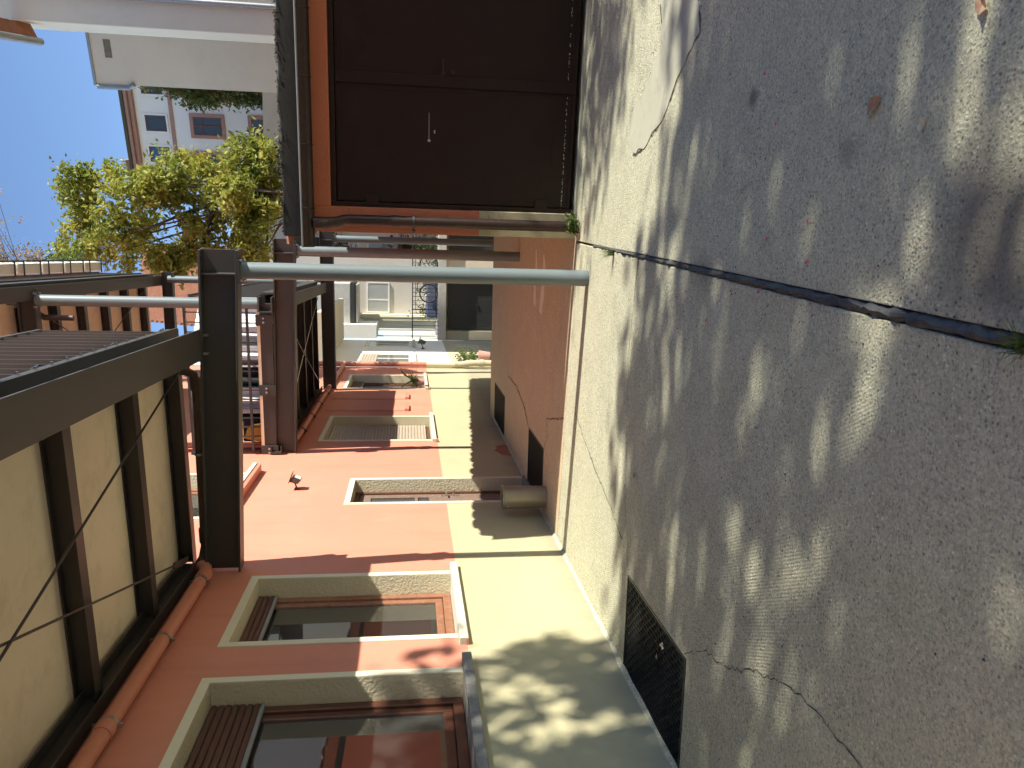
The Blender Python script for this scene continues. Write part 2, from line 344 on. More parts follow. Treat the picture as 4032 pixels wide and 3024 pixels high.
# ------------------------------------------------------------------ mesh helpers
class MB:
    def __init__(s): s.v = []; s.f = []
    def _add(s, vs, fs):
        o = len(s.v); s.v += [tuple(v) for v in vs]; s.f += [tuple(i + o for i in f) for f in fs]; return s
    def quad(s, a, b, c, d): return s._add((a, b, c, d), ((0, 1, 2, 3),))
    def hexa(s, p): return s._add(p, ((0, 3, 2, 1), (4, 5, 6, 7), (0, 1, 5, 4), (1, 2, 6, 5), (2, 3, 7, 6), (3, 0, 4, 7)))
    def box(s, x0, x1, y0, y1, z0, z1):
        return s.hexa([(x0, y0, z0), (x1, y0, z0), (x1, y1, z0), (x0, y1, z0), (x0, y0, z1), (x1, y0, z1), (x1, y1, z1), (x0, y1, z1)])
    def bar(s, p0, p1, w, h0, h1, off=0.0):
        p0, p1 = Vector(p0), Vector(p1)
        d = (p1 - p0); lat = Vector((-d.y, d.x, 0)).normalized()
        a, b = lat * (off - w / 2), lat * (off + w / 2)
        z0, z1 = Vector((0, 0, h0)), Vector((0, 0, h1))
        return s.hexa([p0 + a + z0, p1 + a + z0, p1 + b + z0, p0 + b + z0, p0 + a + z1, p1 + a + z1, p1 + b + z1, p0 + b + z1])
    def ibeam(s, p0, p1, w, h, tf=0.018, tw=0.012):
        s.bar(p0, p1, w, 0, tf); s.bar(p0, p1, tw, tf, h - tf); s.bar(p0, p1, w, h - tf, h); return s
    def tube(s, pts, rad, n=12, cap=True):
        pts = [Vector(p) for p in pts]
        if not hasattr(rad, '__len__'): rad = [rad] * len(pts)
        o = len(s.v); prev = None
        for i, p in enumerate(pts):
            d = (pts[min(i + 1, len(pts) - 1)] - pts[max(i - 1, 0)]).normalized()
            if prev is None:
                u = d.cross(Vector((0, 0, 1)))
                if u.length < 1e-3: u = d.cross(Vector((0, 1, 0)))
            else: u = prev - d * prev.dot(d)
            u.normalize(); prev = u; w = d.cross(u)
            for k in range(n):
                a = 2 * math.pi * k / n
                s.v.append(tuple(p + (u * math.cos(a) + w * math.sin(a)) * rad[i]))
        for i in range(len(pts) - 1):
            for k in range(n):
                s.f.append((o + i * n + k, o + i * n + (k + 1) % n, o + (i + 1) * n + (k + 1) % n, o + (i + 1) * n + k))
        if cap:
            s.f.append(tuple(o + k for k in reversed(range(n)))); e = o + (len(pts) - 1) * n
            s.f.append(tuple(e + k for k in range(n)))
        return s
    def prism(s, poly, z0, z1):
        k = len(poly); o = len(s.v)
        s.v += [(x, y, z0) for x, y in poly] + [(x, y, z1) for x, y in poly]
        s.f.append(tuple(o + i for i in reversed(range(k)))); s.f.append(tuple(o + k + i for i in range(k)))
        for i in range(k): s.f.append((o + i, o + (i + 1) % k, o + k + (i + 1) % k, o + k + i))
        return s
    def extrude(s, prof, p0, p1, U, W):
        # closed profile (a,b) swept from p0 to p1, a along U, b along W
        k = len(prof); o = len(s.v); p0, p1, U, W = Vector(p0), Vector(p1), Vector(U), Vector(W)
        for p in (p0, p1): s.v += [tuple(p + U * a + W * b) for a, b in prof]
        for i in range(k): s.f.append((o + i, o + (i + 1) % k, o + k + (i + 1) % k, o + k + i))
        s.f.append(tuple(o + i for i in reversed(range(k)))); s.f.append(tuple(o + k + i for i in range(k)))
        return s
    def ring(s, c, r, t, axis_u, axis_v, n=28, m=6):
        c, u, v = Vector(c), Vector(axis_u), Vector(axis_v); w = u.cross(v); o = len(s.v)
        for i in range(n):
            a = 2 * math.pi * i / n; d = u * math.cos(a) + v * math.sin(a)
            for j in range(m):
                b = 2 * math.pi * j / m
                s.v.append(tuple(c + d * (r + t * math.cos(b)) + w * t * math.sin(b)))
        for i in range(n):
            for j in range(m):
                s.f.append((o + i * m + j, o + ((i + 1) % n) * m + j, o + ((i + 1) % n) * m + (j + 1) % m, o + i * m + (j + 1) % m))
        return s

WORLD_LOC = {}
def link(o, parent, loc):
    loc = Vector(loc); WORLD_LOC[o.name] = loc
    COL.objects.link(o)
    if parent is not None:
        o.parent = parent; o.location = loc - WORLD_LOC[parent.name]
    else: o.location = loc
    return o
def empty(name, loc, label, cat, group=None):
    o = bpy.data.objects.new(name, None); o.empty_display_size = 0.2
    WORLD_LOC[o.name] = Vector(loc); link(o, None, loc)
    return tag(o, label, cat, group)
def tag(o, label=None, cat=None, group=None, kind=None):
    if label: o['label'] = label
    if cat: o['category'] = cat
    if group: o['group'] = group
    if kind: o['kind'] = kind
    return o
def part(name, mb, mat, parent=None, smooth=False, bevel=0.0):
    a = np.array(mb.v, dtype=float)
    lo, hi = a.min(0), a.max(0)
    c = np.array(((lo[0] + hi[0]) / 2, (lo[1] + hi[1]) / 2, lo[2]))
    me = bpy.data.meshes.new(name)
    me.from_pydata((a - c).tolist(), [], mb.f)
    me.update()
    if smooth:
        me.polygons.foreach_set('use_smooth', [True] * len(me.polygons))
    me.materials.append(MT[mat] if isinstance(mat, str) else mat)
    o = bpy.data.objects.new(name, me)
    link(o, parent, c)
    if smooth == 'auto' or smooth is True:
        try: me.set_sharp_from_angle(angle=R(40))
        except Exception: pass
    if bevel > 0:
        bv = o.modifiers.new('bevel', 'BEVEL'); bv.width = bevel; bv.segments = 2; bv.limit_method = 'ANGLE'
    return o
def clone(o, delta, parent):
    c = o.copy(); return link_clone(c, o, delta, parent)
def link_clone(c, o, delta, parent):
    loc = WORLD_LOC[o.name] + Vector(delta)
    COL.objects.link(c); WORLD_LOC[c.name] = loc
    c.parent = parent
    c.location = loc - (WORLD_LOC[parent.name] if parent else Vector((0, 0, 0)))
    return c

# ------------------------------------------------------------------ ground
GRATES = ((-2.99, -2.27, 3.98, 5.20), (-2.99, -2.23, 8.85, 10.02), (-2.985, -2.29, 12.66, 14.22))
g = MB()
prof = [(-60, -0.3), (15.0, -0.3), (17, -0.62), (27, -2.2), (90, -2.2)]
for (ya, za), (yb, zb) in zip(prof, prof[1:]):
    g.quad((-70, ya, za), (70, ya, za), (70, yb, zb), (-70, yb, zb))
ground = part('courtyard_ground', g, 'base')
tag(ground, kind='structure')

L1 = [(-2.27, 5.2), (-1.748, 5.378), (-1.352, 5.415), (-0.67, 5.475), (-0.27, 5.407), (0.03, 5.354)]
L2 = [(-3.02, 7.86), (-1.868, 7.69), (-0.763, 7.61), (-0.261, 7.50), (0.19, 7.47)]
def jx(y): return -0.183 + (y - 1.87) * (0.298 / 4.557)      # long joint, runs to the garage corner
def shift(pl, d): return [(x, y + d) for x, y in pl]
def jw(y): return 0.027 - 0.0025 * (y - 1.5) if y < 6.2 else 0.010
def jl(y): return (jx(y) - jw(y), y)
def jr(y): return (jx(y) + jw(y), y)
s1 = [(-3.02, -8), jl(-8), jl(0), jl(1.8), jl(3), jl(4.2), jl(5.33)] + shift(L1[::-1], -0.006)[1:] + [(-2.27, 3.98), (-2.99, 3.98), (-3.02, 3.98)]
s2 = [(-3.02, 5.20), (-2.27, 5.205)] + shift(L1[1:-1], 0.006) + [jl(5.37), jl(6.2), jl(7.45)] + shift(L2[::-1], -0.008)[1:]
s3l = shift(L2, 0.008)
s3 = [s3l[0], s3l[1], s3l[2], s3l[3], s3l[4], (2.2, 7.4), (2.2, 15.0), (-3.02, 15.0), (-3.02, 14.22), (-2.29, 14.22), (-2.29, 12.66), (-3.02, 12.66), (-3.02, 10.02), (-2.23, 10.02), (-2.23, 8.85), (-3.02, 8.85)]
s4 = [jr(-8), (14, -8), (14, 7.4), (0.24, 7.47), jr(7.45), jr(6.2), jr(5.35), jr(4.2), jr(3), jr(1.8), jr(0)]
for poly, mt in ((s1, 'slab'), (s2, 'slab'), (s4, 'slab'), (s3, 'slab_far')):
    o = part('concrete_slab', MB().prism(poly, -0.28, 0.0), mt, ground, bevel=0.006)
rp = MB()
for (ya, za), (yb, zb) in (((15.005, 0.0), (16.5, -0.17)), ((16.5, -0.17), (27, -1.95)), ((27, -1.95), (30, -1.95))):
    rp.hexa([(-3.02, ya, za - 0.25), (6, ya, za - 0.25), (6, yb, zb - 0.25), (-3.02, yb, zb - 0.25), (-3.02, ya, za), (6, ya, za), (6, yb, zb), (-3.02, yb, zb)])
part('ramp_slab', rp, 'slab_far', ground)

# lumpy mortar in the long joint
jf = MB(); ny = 150
for i in range(ny + 1):
    y = 0.6 + (6.75 - 0.6) * i / ny
    w = jw(y) * (1.15 + 0.5 * math.sin(i * 1.9) * random.random())
    hgt = random.choice((.002, .006, .012, .02)) * (1 if y < 5.8 else 0.4)
    sh = random.uniform(-.3, .3)
    for k, t in enumerate((-1.0, -0.55 + sh, sh * .7, 0.55 + sh, 1.0)):
        e = 1 - abs(t) ** 2 if abs(t) < 1 else 0
        jf.v.append((jx(y) + t * w + random.uniform(-.005, .005), y + random.uniform(-.012, .012), -0.03 + (0.03 + hgt) * e ** .5 + random.uniform(-.004, .007) * e))
for i in range(ny):
    for k in range(4):
        a = i * 5 + k; jf.f.append((a, a + 1, a + 6, a + 5))
part('joint_filler', jf, 'filler', ground, smooth=True)

def crack(pts, w, seed):
    rr = random.Random(seed); fine = []
    for (a, b) in zip(pts, pts[1:]):
        k = max(2, int(math.dist(a, b) / 0.035))
        for i in range(k):
            t = i / k; j = 0.012
            fine.append((a[0] + (b[0] - a[0]) * t + rr.uniform(-j, j), a[1] + (b[1] - a[1]) * t + rr.uniform(-j, j)))
    fine.append(pts[-1]); mb = MB(); left = []
    for i, p in enumerate(fine):
        q = fine[min(i + 1, len(fine) - 1)]; r_ = fine[max(i - 1, 0)]
        d = Vector((q[0] - r_[0], q[1] - r_[1])).normalized(); ww = w * rr.uniform(0.35, 1.2)
        mb.v += [(p[0] - d.y * ww, p[1] + d.x * ww, 0.004), (p[0] + d.y * ww, p[1] - d.x * ww, 0.004)]
    for i in range(len(fine) - 1): mb.f.append((2 * i, 2 * i + 1, 2 * i + 3, 2 * i + 2))
    return part('crack', mb, 'crack', ground)
crack([(-2.24, 3.997), (-2.064, 3.702), (-2.04, 3.56), (-1.973, 3.338), (-1.866, 3.149), (-1.747, 2.813), (-1.742, 2.725), (-1.734, 2.6), (-1.744, 2.446), (-1.76, 2.2), (-1.72, 1.6)], 0.003, 1)
crack([(-1.45, 7.2), (-1.62, 6.75), (-1.781, 6.293), (-1.956, 5.686), (-2.059, 5.38)], 0.005, 2)
crack([(-1.885, 12.356), (-1.887, 11.278), (-2.051, 10.4), (-2.246, 10.045)], 0.010, 3)
crack([(-2.24, 8.84), (-2.0, 8.6), (-1.85, 8.75), (-1.75, 8.3), (-1.62, 7.7)], 0.007, 4)
pt = [(1.95, 5.16), (1.671, 5.125), (1.392, 5.054), (1.262, 5.23), (1.141, 5.45), (1.081, 5.677), (0.893, 5.727), (0.77, 5.594), (0.783, 5.361), (0.907, 4.989), (1.173, 4.621), (1.288, 4.384), (1.459, 4.43), (2.1, 4.45)]
pf = []
for a, b in zip(pt, pt[1:] + pt[:1]):
    for t in (0, .25, .5, .75): pf.append((a[0] + (b[0] - a[0]) * t + random.uniform(-.018, .018), a[1] + (b[1] - a[1]) * t + random.uniform(-.018, .018)))
part('repair_patch', MB().prism(pf, -0.02, 0.005), 'slab_patch', ground)
crack([(1.671, 5.13), (1.392, 5.06), (1.262, 5.235), (1.141, 5.455), (1.081, 5.68)], 0.006, 5)
crack([(0.76, 5.60), (0.78, 5.36), (0.90, 4.98), (1.168, 4.615), (1.283, 4.378), (1.459, 4.425), (2.1, 4.445)], 0.006, 6)

gr = MB(); gr_r = random.Random(12)
def pebble(x, y, z, r):
    o = len(gr.v); a0 = gr_r.uniform(0, 6)
    for k in range(4): a = a0 + k * 1.57; gr.v.append((x + r * math.cos(a) * gr_r.uniform(.7, 1.3), y + r * math.sin(a) * gr_r.uniform(.7, 1.3), z))
    gr.v.append((x, y, z + r * gr_r.uniform(.6, 1.1)))
    for k in range(4): gr.f.append((o + k, o + (k + 1) % 4, o + 4))
for i in range(420):
    t = gr_r.random()
    if t < .4: x, y = -2.97 + abs(gr_r.gauss(0, .05)), gr_r.uniform(2, 14)
    elif t < .65: y = gr_r.uniform(1.6, 6.9); x = jx(y) + gr_r.gauss(0, .07)
    elif t < .78: x, y = gr_r.uniform(.3, 2.6), 7.42 - .12 * gr_r.uniform(.3, 2.6) + gr_r.gauss(0, .05)
    else: x, y = gr_r.uniform(-2.9, 2.2), gr_r.uniform(1.7, 7.2)
    if -3.0 < x < -2.26 and 3.95 < y < 5.22: continue
    pebble(x, y, .001, gr_r.uniform(.002, .0065))
tag(part('grit', gr, 'filler', ground), kind='stuff')
for pl_ in ([(.13, 9.80), (.13, 9.88), (-.05, 9.86), (-.3, 9.95), (-.57, 9.92), (-.6, 9.74), (-.3, 9.80), (-.05, 9.72)], [(.06, 9.20), (.06, 9.30), (-.1, 9.28), (-.4, 9.38), (-.64, 9.46), (-.66, 9.26), (-.4, 9.16), (-.1, 9.12)]):
    part('pale_floor_mark', MB().prism(pl_[::-1], -.02, .004), 'floor_mark', ground)

# steel floor grates
GL = ('large black steel floor grate nearest the camera at the wall foot', 'dark floor grate behind the round metal tub by the door', 'farthest narrow floor grate below the shuttered window')
for (x0, x1, y0, y1), lab in zip(GRATES, GL):
    e = empty('floor_grate', ((x0 + x1) / 2, (y0 + y1) / 2, -0.06), lab, 'grate', 'steel grates along the house wall')
    fr = MB()
    for bx in ((x0, x1, y0, y0 + .012), (x0, x1, y1 - .012, y1), (x0, x0 + .012, y0 + .0125, y1 - .0125), (x1 - .012, x1, y0 + .0125, y1 - .0125)):
        fr.box(bx[0], bx[1], bx[2], bx[3], -0.05, 0.003)
    part('frame', fr, 'grate', e)
    bars = MB()
    ncol = int((x1 - x0) / 0.034)
    for i in range(1, ncol):
        x = x0 + (x1 - x0) * i / ncol
        bars.box(x - .0015, x + .0015, y0 + .013, y1 - .013, -0.035, -0.001)
    nrow = int((y1 - y0) / 0.075)
    for j in range(1, nrow * 2):
        for i in range(ncol):
            if (i + j) % 2: continue
            y = y0 + (y1 - y0) * j / (nrow * 2)
            xa, xb = x0 + (x1 - x0) * i / ncol + .002, x0 + (x1 - x0) * (i + 1) / ncol - .002
            bars.box(xa, xb, y - .002, y + .002, -0.022, -0.003)
    tag(part('mesh_bars', bars, 'grate', e), kind='stuff')
    part('pit_shade', MB().box(x0 + .013, x1 - .013, y0 + .013, y1 - .013, -0.27, -0.2), 'black', e)  # black slab stands in for the shade under the grate

# ------------------------------------------------------------------ salmon house on the left
WX = -3.0
house = empty('salmon_house', (WX, 9, 0), 'salmon and cream rendered house along the left side of the passage', 'house')
# (y0,y1,z0,z1) of the clear openings
OPEN = {'w1': (4.01, 5.22, 1.2, 2.98), 'w2': (5.80, 7.005, 1.2, 2.985), 'door': (9.23, 10.22, 0.04, 2.315), 'w3': (12.53, 14.40, 1.22, 3.0),
        'w4': (17.60, 19.55, 1.24, 3.02), 'u1': (8.80, 10.55, 3.74, 5.4), 'u2': (5.85, 7.0, 5.1, 6.6), 'w0': (1.0, 2.4, 1.2, 2.98)}
wall = MB()
Y0, Y1, Z0, Z1 = -6.0, 21.05, -2.2, 9.6
ys = sorted({Y0, Y1} | {o[0] for o in OPEN.values()} | {o[1] for o in OPEN.values()})
zs = sorted({Z0, Z1} | {o[2] for o in OPEN.values()} | {o[3] for o in OPEN.values()})
for ya, yb in zip(ys, ys[1:]):
    for za, zb in zip(zs, zs[1:]):
        ym, zm = (ya + yb) / 2, (za + zb) / 2
        if any(o[0] < ym < o[1] and o[2] < zm < o[3] for o in OPEN.values()): continue
        wall.quad((WX, ya, za), (WX, yb, za), (WX, yb, zb), (WX, ya, zb))
wall.quad((WX, Y1, Z0), (-9, Y1, Z0), (-9, Y1, Z1), (WX, Y1, Z1)).quad((WX, Y0, Z0), (WX, Y0, Z1), (-9, Y0, Z1), (-9, Y0, Z0))
wall.quad((-9, Y0, Z0), (-9, Y0, Z1), (-9, Y1, Z1), (-9, Y1, Z0)).quad((WX, Y0, Z1), (WX, Y1, Z1), (-9, Y1, Z1), (-9, Y0, Z1))
part('wall', wall, 'house', house)

def opening_trim(name, o, t, sill=True, lab=None):
    y0, y1, z0, z1 = o; mb = MB(); x0, x1 = WX - .02, WX + .012
    zb = z0
    mb.box(x0, x1, y0 - t, y0 + .002, zb, z1 + t).box(x0, x1, y1 - .002, y1 + t, zb, z1 + t).box(x0, x1, y0 + .002, y1 - .002, z1 - .002, z1 + t)
    w = part(name, mb, 'trim', house, bevel=0.004)
    if lab: w['label'] = lab
    return w
def reveal(w, o, d=0.24):
    y0, y1, z0, z1 = o; mb = MB(); xa, xb = WX + .002, WX - d; e = .003
    mb.hexa([(xb, y0 - .02, z0), (xa, y0 - .02, z0), (xa, y0 + e, z0), (xb, y0 + e, z0), (xb, y0 - .02, z1), (xa, y0 - .02, z1), (xa, y0 + e, z1), (xb, y0 + e, z1)])
    mb.box(xb, xa, y1 - e, y1 + .02, z0, z1).box(xb, xa, y0 + e, y1 - e, z1 - e, z1 + .02)
    return part('reveal', mb, 'reveal', w)
def frame_ring(y0, y1, z0, z1, t, xa, xb):
    mb = MB()
    return mb.box(xa, xb, y0, y0 + t, z0, z1).box(xa, xb, y1 - t, y1, z0, z1).box(xa, xb, y0 + t, y1 - t, z1 - t, z1).box(xa, xb, y0 + t, y1 - t, z0, z0 + t)
def slats(w, y0, y1, z0, z1, h, x, mat, tilt=0.012):
    k = int(round((z1 - z0) / h)); hh = (z1 - z0) / k
    prof = [(0, 0), (tilt * 0.8, hh * .22), (tilt, hh * .5), (tilt * 0.8, hh * .78), (0, hh * .93), (-0.006, hh * .93), (-0.006, 0)]
    first = None
    for i in range(k):
        if first is None:
            first = part('shutter_slat', MB().extrude(prof, (x, y0, z0), (x, y1, z0), (1, 0, 0), (0, 0, 1)), mat, w, smooth=True)
        else: clone(first, (0, 0, i * hh), w)
def window(key, mat_frame, sill_mat, sh_z, slat_mat, sill_out=0.06, lab=None, curtain=True, slat_h=0.052, sill_lo=0.072):
    o = OPEN[key]; y0, y1, z0, z1 = o
    w = opening_trim('window', o, 0.068, lab=lab)
    reveal(w, (y0, y1, z0, z1))
    part('sill', MB().box(WX - .25, WX + sill_out, y0 - .17, y1 + .17, z0 - sill_lo, z0 - .001), sill_mat, w, bevel=0.006)
    part('frame', frame_ring(y0 + .004, y1 - .004, z0 + .001, z1 - .004, 0.075, WX - .25, WX - .185), mat_frame, w, bevel=0.008)
    part('sash', frame_ring(y0 + .08, y1 - .08, z0 + .078, z1 - .08, 0.07, WX - .245, WX - .205), mat_frame, w, bevel=0.01)
    part('pane', MB().box(WX - .228, WX - .222, y0 + .149, y1 - .149, z0 + .147, z1 - .149), 'glass', w)
    if sh_z is not None and sh_z < z1:
        slats(w, y0 + .02, y1 - .02, sh_z + .03, z1 - .005, slat_h, WX - .165, slat_mat)
        part('shutter_bar', MB().box(WX - .178, WX - .15, y0 + .02, y1 - .02, sh_z, sh_z + .028), 'zinc' if slat_mat == 'slat_brown' else slat_mat, w, bevel=0.003)
    if curtain:
        mb = MB(); k = 60
        for i in range(k + 1):
            y = y0 + .05 + (y1 - y0 - .1) * i / k; x = WX - .38 + .018 * math.sin(i * 0.9) + .008 * math.sin(i * 2.3)
            mb.v += [(x, y, z0 + .02), (x, y, z1)]
        for i in range(k): mb.f.append((2 * i, 2 * i + 2, 2 * i + 3, 2 * i + 1))
        part('curtain', mb, 'curtain', w, smooth=True)
    return w
window('w1', 'wood', 'granite_sill', 2.60, 'slat_brown', sill_out=.075, lab='large near window with half lowered brown shutter and granite sill', curtain=False)
window('w2', 'wood_light', 'sill', 2.80, 'slat_brown', lab='window with curtain and short strip of brown shutter')
window('w3', 'wood', 'sill', 1.30, 'slat_grey', lab='window with fully closed taupe roller shutter', curtain=False, slat_h=0.055)
window('w4', 'wood', 'sill', 2.72, 'slat_brown', lab='farthest window with a leafy plant on its sill')
window('u1', 'wood_light', 'sill', None, 'slat_brown', sill_out=.13, lab='upper window with pale protruding sill above the house door', sill_lo=0.06)
window('u2', 'wood', 'sill', 5.6, 'slat_brown', curtain=False)
window('w0', 'wood', 'sill', 2.3, 'slat_brown', curtain=False)
part('sill_underside', MB().box(WX - .01, WX + .115, 8.66, 10.69, 3.625, 3.679), 'salmon_pipe', house, bevel=.004)
for a, b in ((12.36, 14.57), (5.63, 7.175), (17.43, 19.72)):
    part('sill_end', MB().box(WX - .01, WX + .055, a - .004, a + .05, 1.127, 1.146 if a < 10 else 1.166), 'salmon_pipe', house)
# house door
do = OPEN['door']
dr = opening_trim('door', do, 0.07, lab='narrow flaking brown house door deep in a cream surround')
reveal(dr, (do[0], do[1], do[2], do[3]), 0.22)
part('door_frame', frame_ring(do[0] + .004, do[1] - .004, do[2] - .03, do[3] - .004, .06, WX - .23, WX - .17), 'wood', dr)
part('door_leaf', MB().box(WX - .225, WX - .19, do[0] + .066, do[1] - .066, do[2] + .035, 1.33).box(WX - .225, WX - .19, do[0] + .066, do[0] + .2, 1.3301, 2.24).box(WX - .225, WX - .19, do[1] - .2, do[1] - .066, 1.3301, 2.24).box(WX - .225, WX - .19, do[0] + .2001, do[1] - .2001, 2.1, 2.24).box(WX - .225, WX - .186, do[0] + .2001, do[1] - .2001, 1.48, 1.52), 'door_wood', dr)
part('door_pane', MB().box(WX - .212, WX - .206, do[0] + .2, do[1] - .2, 1.33, 2.1), 'dark_glass', dr)
part('door_handle', MB().box(WX - .19, WX - .178, do[1] - .17, do[1] - .12, 0.93, 1.17).tube([(WX - .18, do[1] - .145, 1.1), (WX - .13, do[1] - .145, 1.1), (WX - .125, do[1] - .26, 1.1)], 0.011, 8).tube([(WX - .18, do[1] - .145, 1.0), (WX - .16, do[1] - .145, 1.0)], 0.02, 10), 'chrome', dr, smooth=True)
part('door_step', MB().box(WX - .25, WX + .03, do[0] - .06, do[1] + .06, -0.1, 0.038), 'granite_sill', dr, bevel=.008)
# two little ledges with chased lines above them, between the far windows
for ya, yb in ((14.95, 15.50), (16.22, 16.77)):
    lg = part('wall_ledge', MB().box(WX - .02, WX + .055, ya, yb, 1.60, 1.69), 'salmon_pipe', house, bevel=.004)
    part('wall_panel', MB().box(WX - .01, WX + .012, ya + .02, yb - .02, 1.691, 3.2), 'house', house)
# fallen plaster at the wall foot
pl = [(11.45, -.02), (11.5, .16), (11.62, .2), (11.78, .26), (11.95, .2), (12.05, .22), (12.15, .1), (12.2, -.02)]
mb = MB(); k = len(pl); mb.v = [(WX + .004, y, z) for y, z in pl] + [(WX - .002, y, z) for y, z in pl]; mb.f = [tuple(range(k))] + [(i, i + k, (i + 1) % k + k, (i + 1) % k) for i in range(k)]
part('bare_brick_patch', mb, 'clay', house)

# mortar fillet where the wall meets the paving
fl = MB(); pts_ = [(-6 + i * 0.15) for i in range(int(21 / 0.15))]
for y in pts_:
    fl.v += [(WX + .001, y, .018 + random.uniform(0, .014)), (WX + .022 + random.uniform(0, .012), y, .001)]
for i in range(len(pts_) - 1): fl.f.append((2 * i, 2 * i + 1, 2 * i + 3, 2 * i + 2))
part('mortar_fillet', fl, 'slab', house, smooth=True)

# floodlights
def flood(loc, lab, mat, s=1.0):
    x, y, z = loc; e = empty('flood_lamp', loc, lab, 'lamp')
    part('bracket', MB().box(x, x + .03 * s, y - .04 * s, y + .04 * s, z - .04 * s, z + .04 * s).tube([(x + .03 * s, y, z), (x + .14 * s, y - .01, z + .04 * s)], .014 * s, 8), mat, e, bevel=.003)
    part('body', MB().hexa([(x + .12 * s, y - .09 * s, z - .03 * s), (x + .2 * s, y - .09 * s, z - .09 * s), (x + .2 * s, y + .09 * s, z - .09 * s), (x + .12 * s, y + .09 * s, z - .03 * s), (x + .16 * s, y - .09 * s, z + .12 * s), (x + .26 * s, y - .09 * s, z + .06 * s), (x + .26 * s, y + .09 * s, z + .06 * s), (x + .16 * s, y + .09 * s, z + .12 * s)]), mat, e, bevel=.008)
    part('visor', MB().hexa([(x + .14 * s, y - .1 * s, z + .125 * s), (x + .31 * s, y - .1 * s, z + .06 * s), (x + .31 * s, y + .1 * s, z + .06 * s), (x + .14 * s, y + .1 * s, z + .125 * s), (x + .145 * s, y - .1 * s, z + .137 * s), (x + .315 * s, y - .1 * s, z + .072 * s), (x + .315 * s, y + .1 * s, z + .072 * s), (x + .145 * s, y + .1 * s, z + .137 * s)]), mat, e)
    part('lens', MB().hexa([(x + .203 * s, y - .075 * s, z - .075 * s), (x + .206 * s, y - .075 * s, z - .075 * s), (x + .206 * s, y + .075 * s, z - .075 * s), (x + .203 * s, y + .075 * s, z - .075 * s), (x + .255 * s, y - .075 * s, z + .05 * s), (x + .262 * s, y - .075 * s, z + .05 * s), (x + .262 * s, y + .075 * s, z + .05 * s), (x + .255 * s, y + .075 * s, z + .05 * s)]), 'planter', e)
flood((WX, 9.84, 3.03), 'small weathered floodlight on the salmon wall left of the door', 'brown_pipe', .72)

# ------------------------------------------------------------------ pipes on the house
def clamp_ring(c, r, axis, parent, mat='bolt'):
    ax = Vector(axis).normalized(); mb = MB()
    mb.tube([Vector(c) - ax * .012, Vector(c) + ax * .012], r + .006, 14)
    lat = Vector((0, 0, 1)) if abs(ax.z) < .5 else Vector((0, 1, 0))
    mb.box(c[0] - .012, c[0] + .012, c[1] - .012, c[1] + .012, c[2] - r - .03, c[2] + r + .03) if abs(ax.z) < .5 else mb.box(c[0] - .012, c[0] + .012, c[1] - r - .03, c[1] + r + .03, c[2] - .012, c[2] + .012)
    return part('pipe_clamp', mb, mat, parent, smooth=True)
dp = empty('drain_pipe', (-2.92, 4, 3.4), 'thick salmon drain pipe along the wall under the near balcony', 'pipe')
part('pipe', MB().tube([(-2.925, -4, 3.45), (-2.925, 7.02, 3.45), (-2.925, 7.13, 3.48), (-2.92, 7.18, 3.53)], [.056] * 4, 18), 'salmon_pipe', dp, smooth=True)
part('pipe_socket', MB().tube([(-2.925, 6.83, 3.45), (-2.925, 7.0, 3.45)], .066, 18), 'salmon_pipe', dp, smooth=True)
part('pipe_socket', MB().tube([(-2.925, 4.55, 3.45), (-2.925, 4.68, 3.45)], .064, 18), 'salmon_pipe', dp, smooth=True)
for y in (3.4, 4.66, 5.75, 6.82): clamp_ring((-2.925, y, 3.45), .06, (0, 1, 0), dp)
bp = empty('drain_pipe', (-1.1, 7.1, 3.5), 'dark brown drain pipe crossing behind the nearest steel beam', 'pipe')
part('pipe', MB().tube([(-1.05, 7.08, 3.75), (-1.06, 7.13, 3.6), (-1.1, 7.17, 3.53), (-1.2, 7.18, 3.51), (-2.78, 7.34, 3.53), (-2.9, 7.22, 3.53)], .042, 14), 'brown_pipe', bp, smooth=True)
part('pipe_socket', MB().tube([(-1.13, 7.175, 3.52), (-1.24, 7.185, 3.512)], .05, 14), 'brown_pipe', bp, smooth=True)
part('pipe_socket', MB().tube([(-2.6, 7.32, 3.53), (-2.74, 7.335, 3.53)], .05, 14), 'brown_pipe', bp, smooth=True)
clamp_ring((-1.85, 7.245, 3.52), .044, (1, -.1, 0), bp)
p2 = empty('drain_pipe', (-2.92, 16, 3.3), 'slim salmon drain pipe along the wall under the far balcony', 'pipe')
part('pipe', MB().tube([(-2.92, 11.95, 5.9), (-2.92, 11.95, 3.62), (-2.92, 11.98, 3.5), (-2.92, 12.1, 3.41), (-2.92, 12.4, 3.385), (-2.92, 20.8, 3.35), (-2.92, 20.95, 3.35)], .052, 16), 'salmon_pipe', p2, smooth=True)
for z in (3.75, 3.95): clamp_ring((-2.92, 11.95, z), .056, (0, 0, 1), p2, 'salmon_pipe')
for y in (12.9, 14.1, 15.3, 16.5, 17.7, 18.9, 20.0): clamp_ring((-2.92, y, 3.372), .054, (0, 1, 0), p2, 'brown_pipe')
cp = empty('downpipe', (-2.9, 20.98, -0.3), 'corner downpipe painted salmon above and cream below at the house end', 'pipe')
part('upper_pipe', MB().tube([(-2.9, 20.97, 7), (-2.9, 20.97, 1.14)], .07, 16), 'salmon_pipe', cp, smooth=True)
part('lower_pipe', MB().tube([(-2.9, 20.97, 1.139), (-2.9, 20.97, .35)], .07, 16), 'trim', cp, smooth=True)
part('cast_pipe', MB().tube([(-2.9, 20.97, .37), (-2.9, 20.97, .2), (-2.86, 20.9, .05), (-2.84, 20.85, -.15), (-2.84, 20.85, -1.6)], [.095, .085, .085, .085, .085], 16), 'olive_wall', cp, smooth=True)
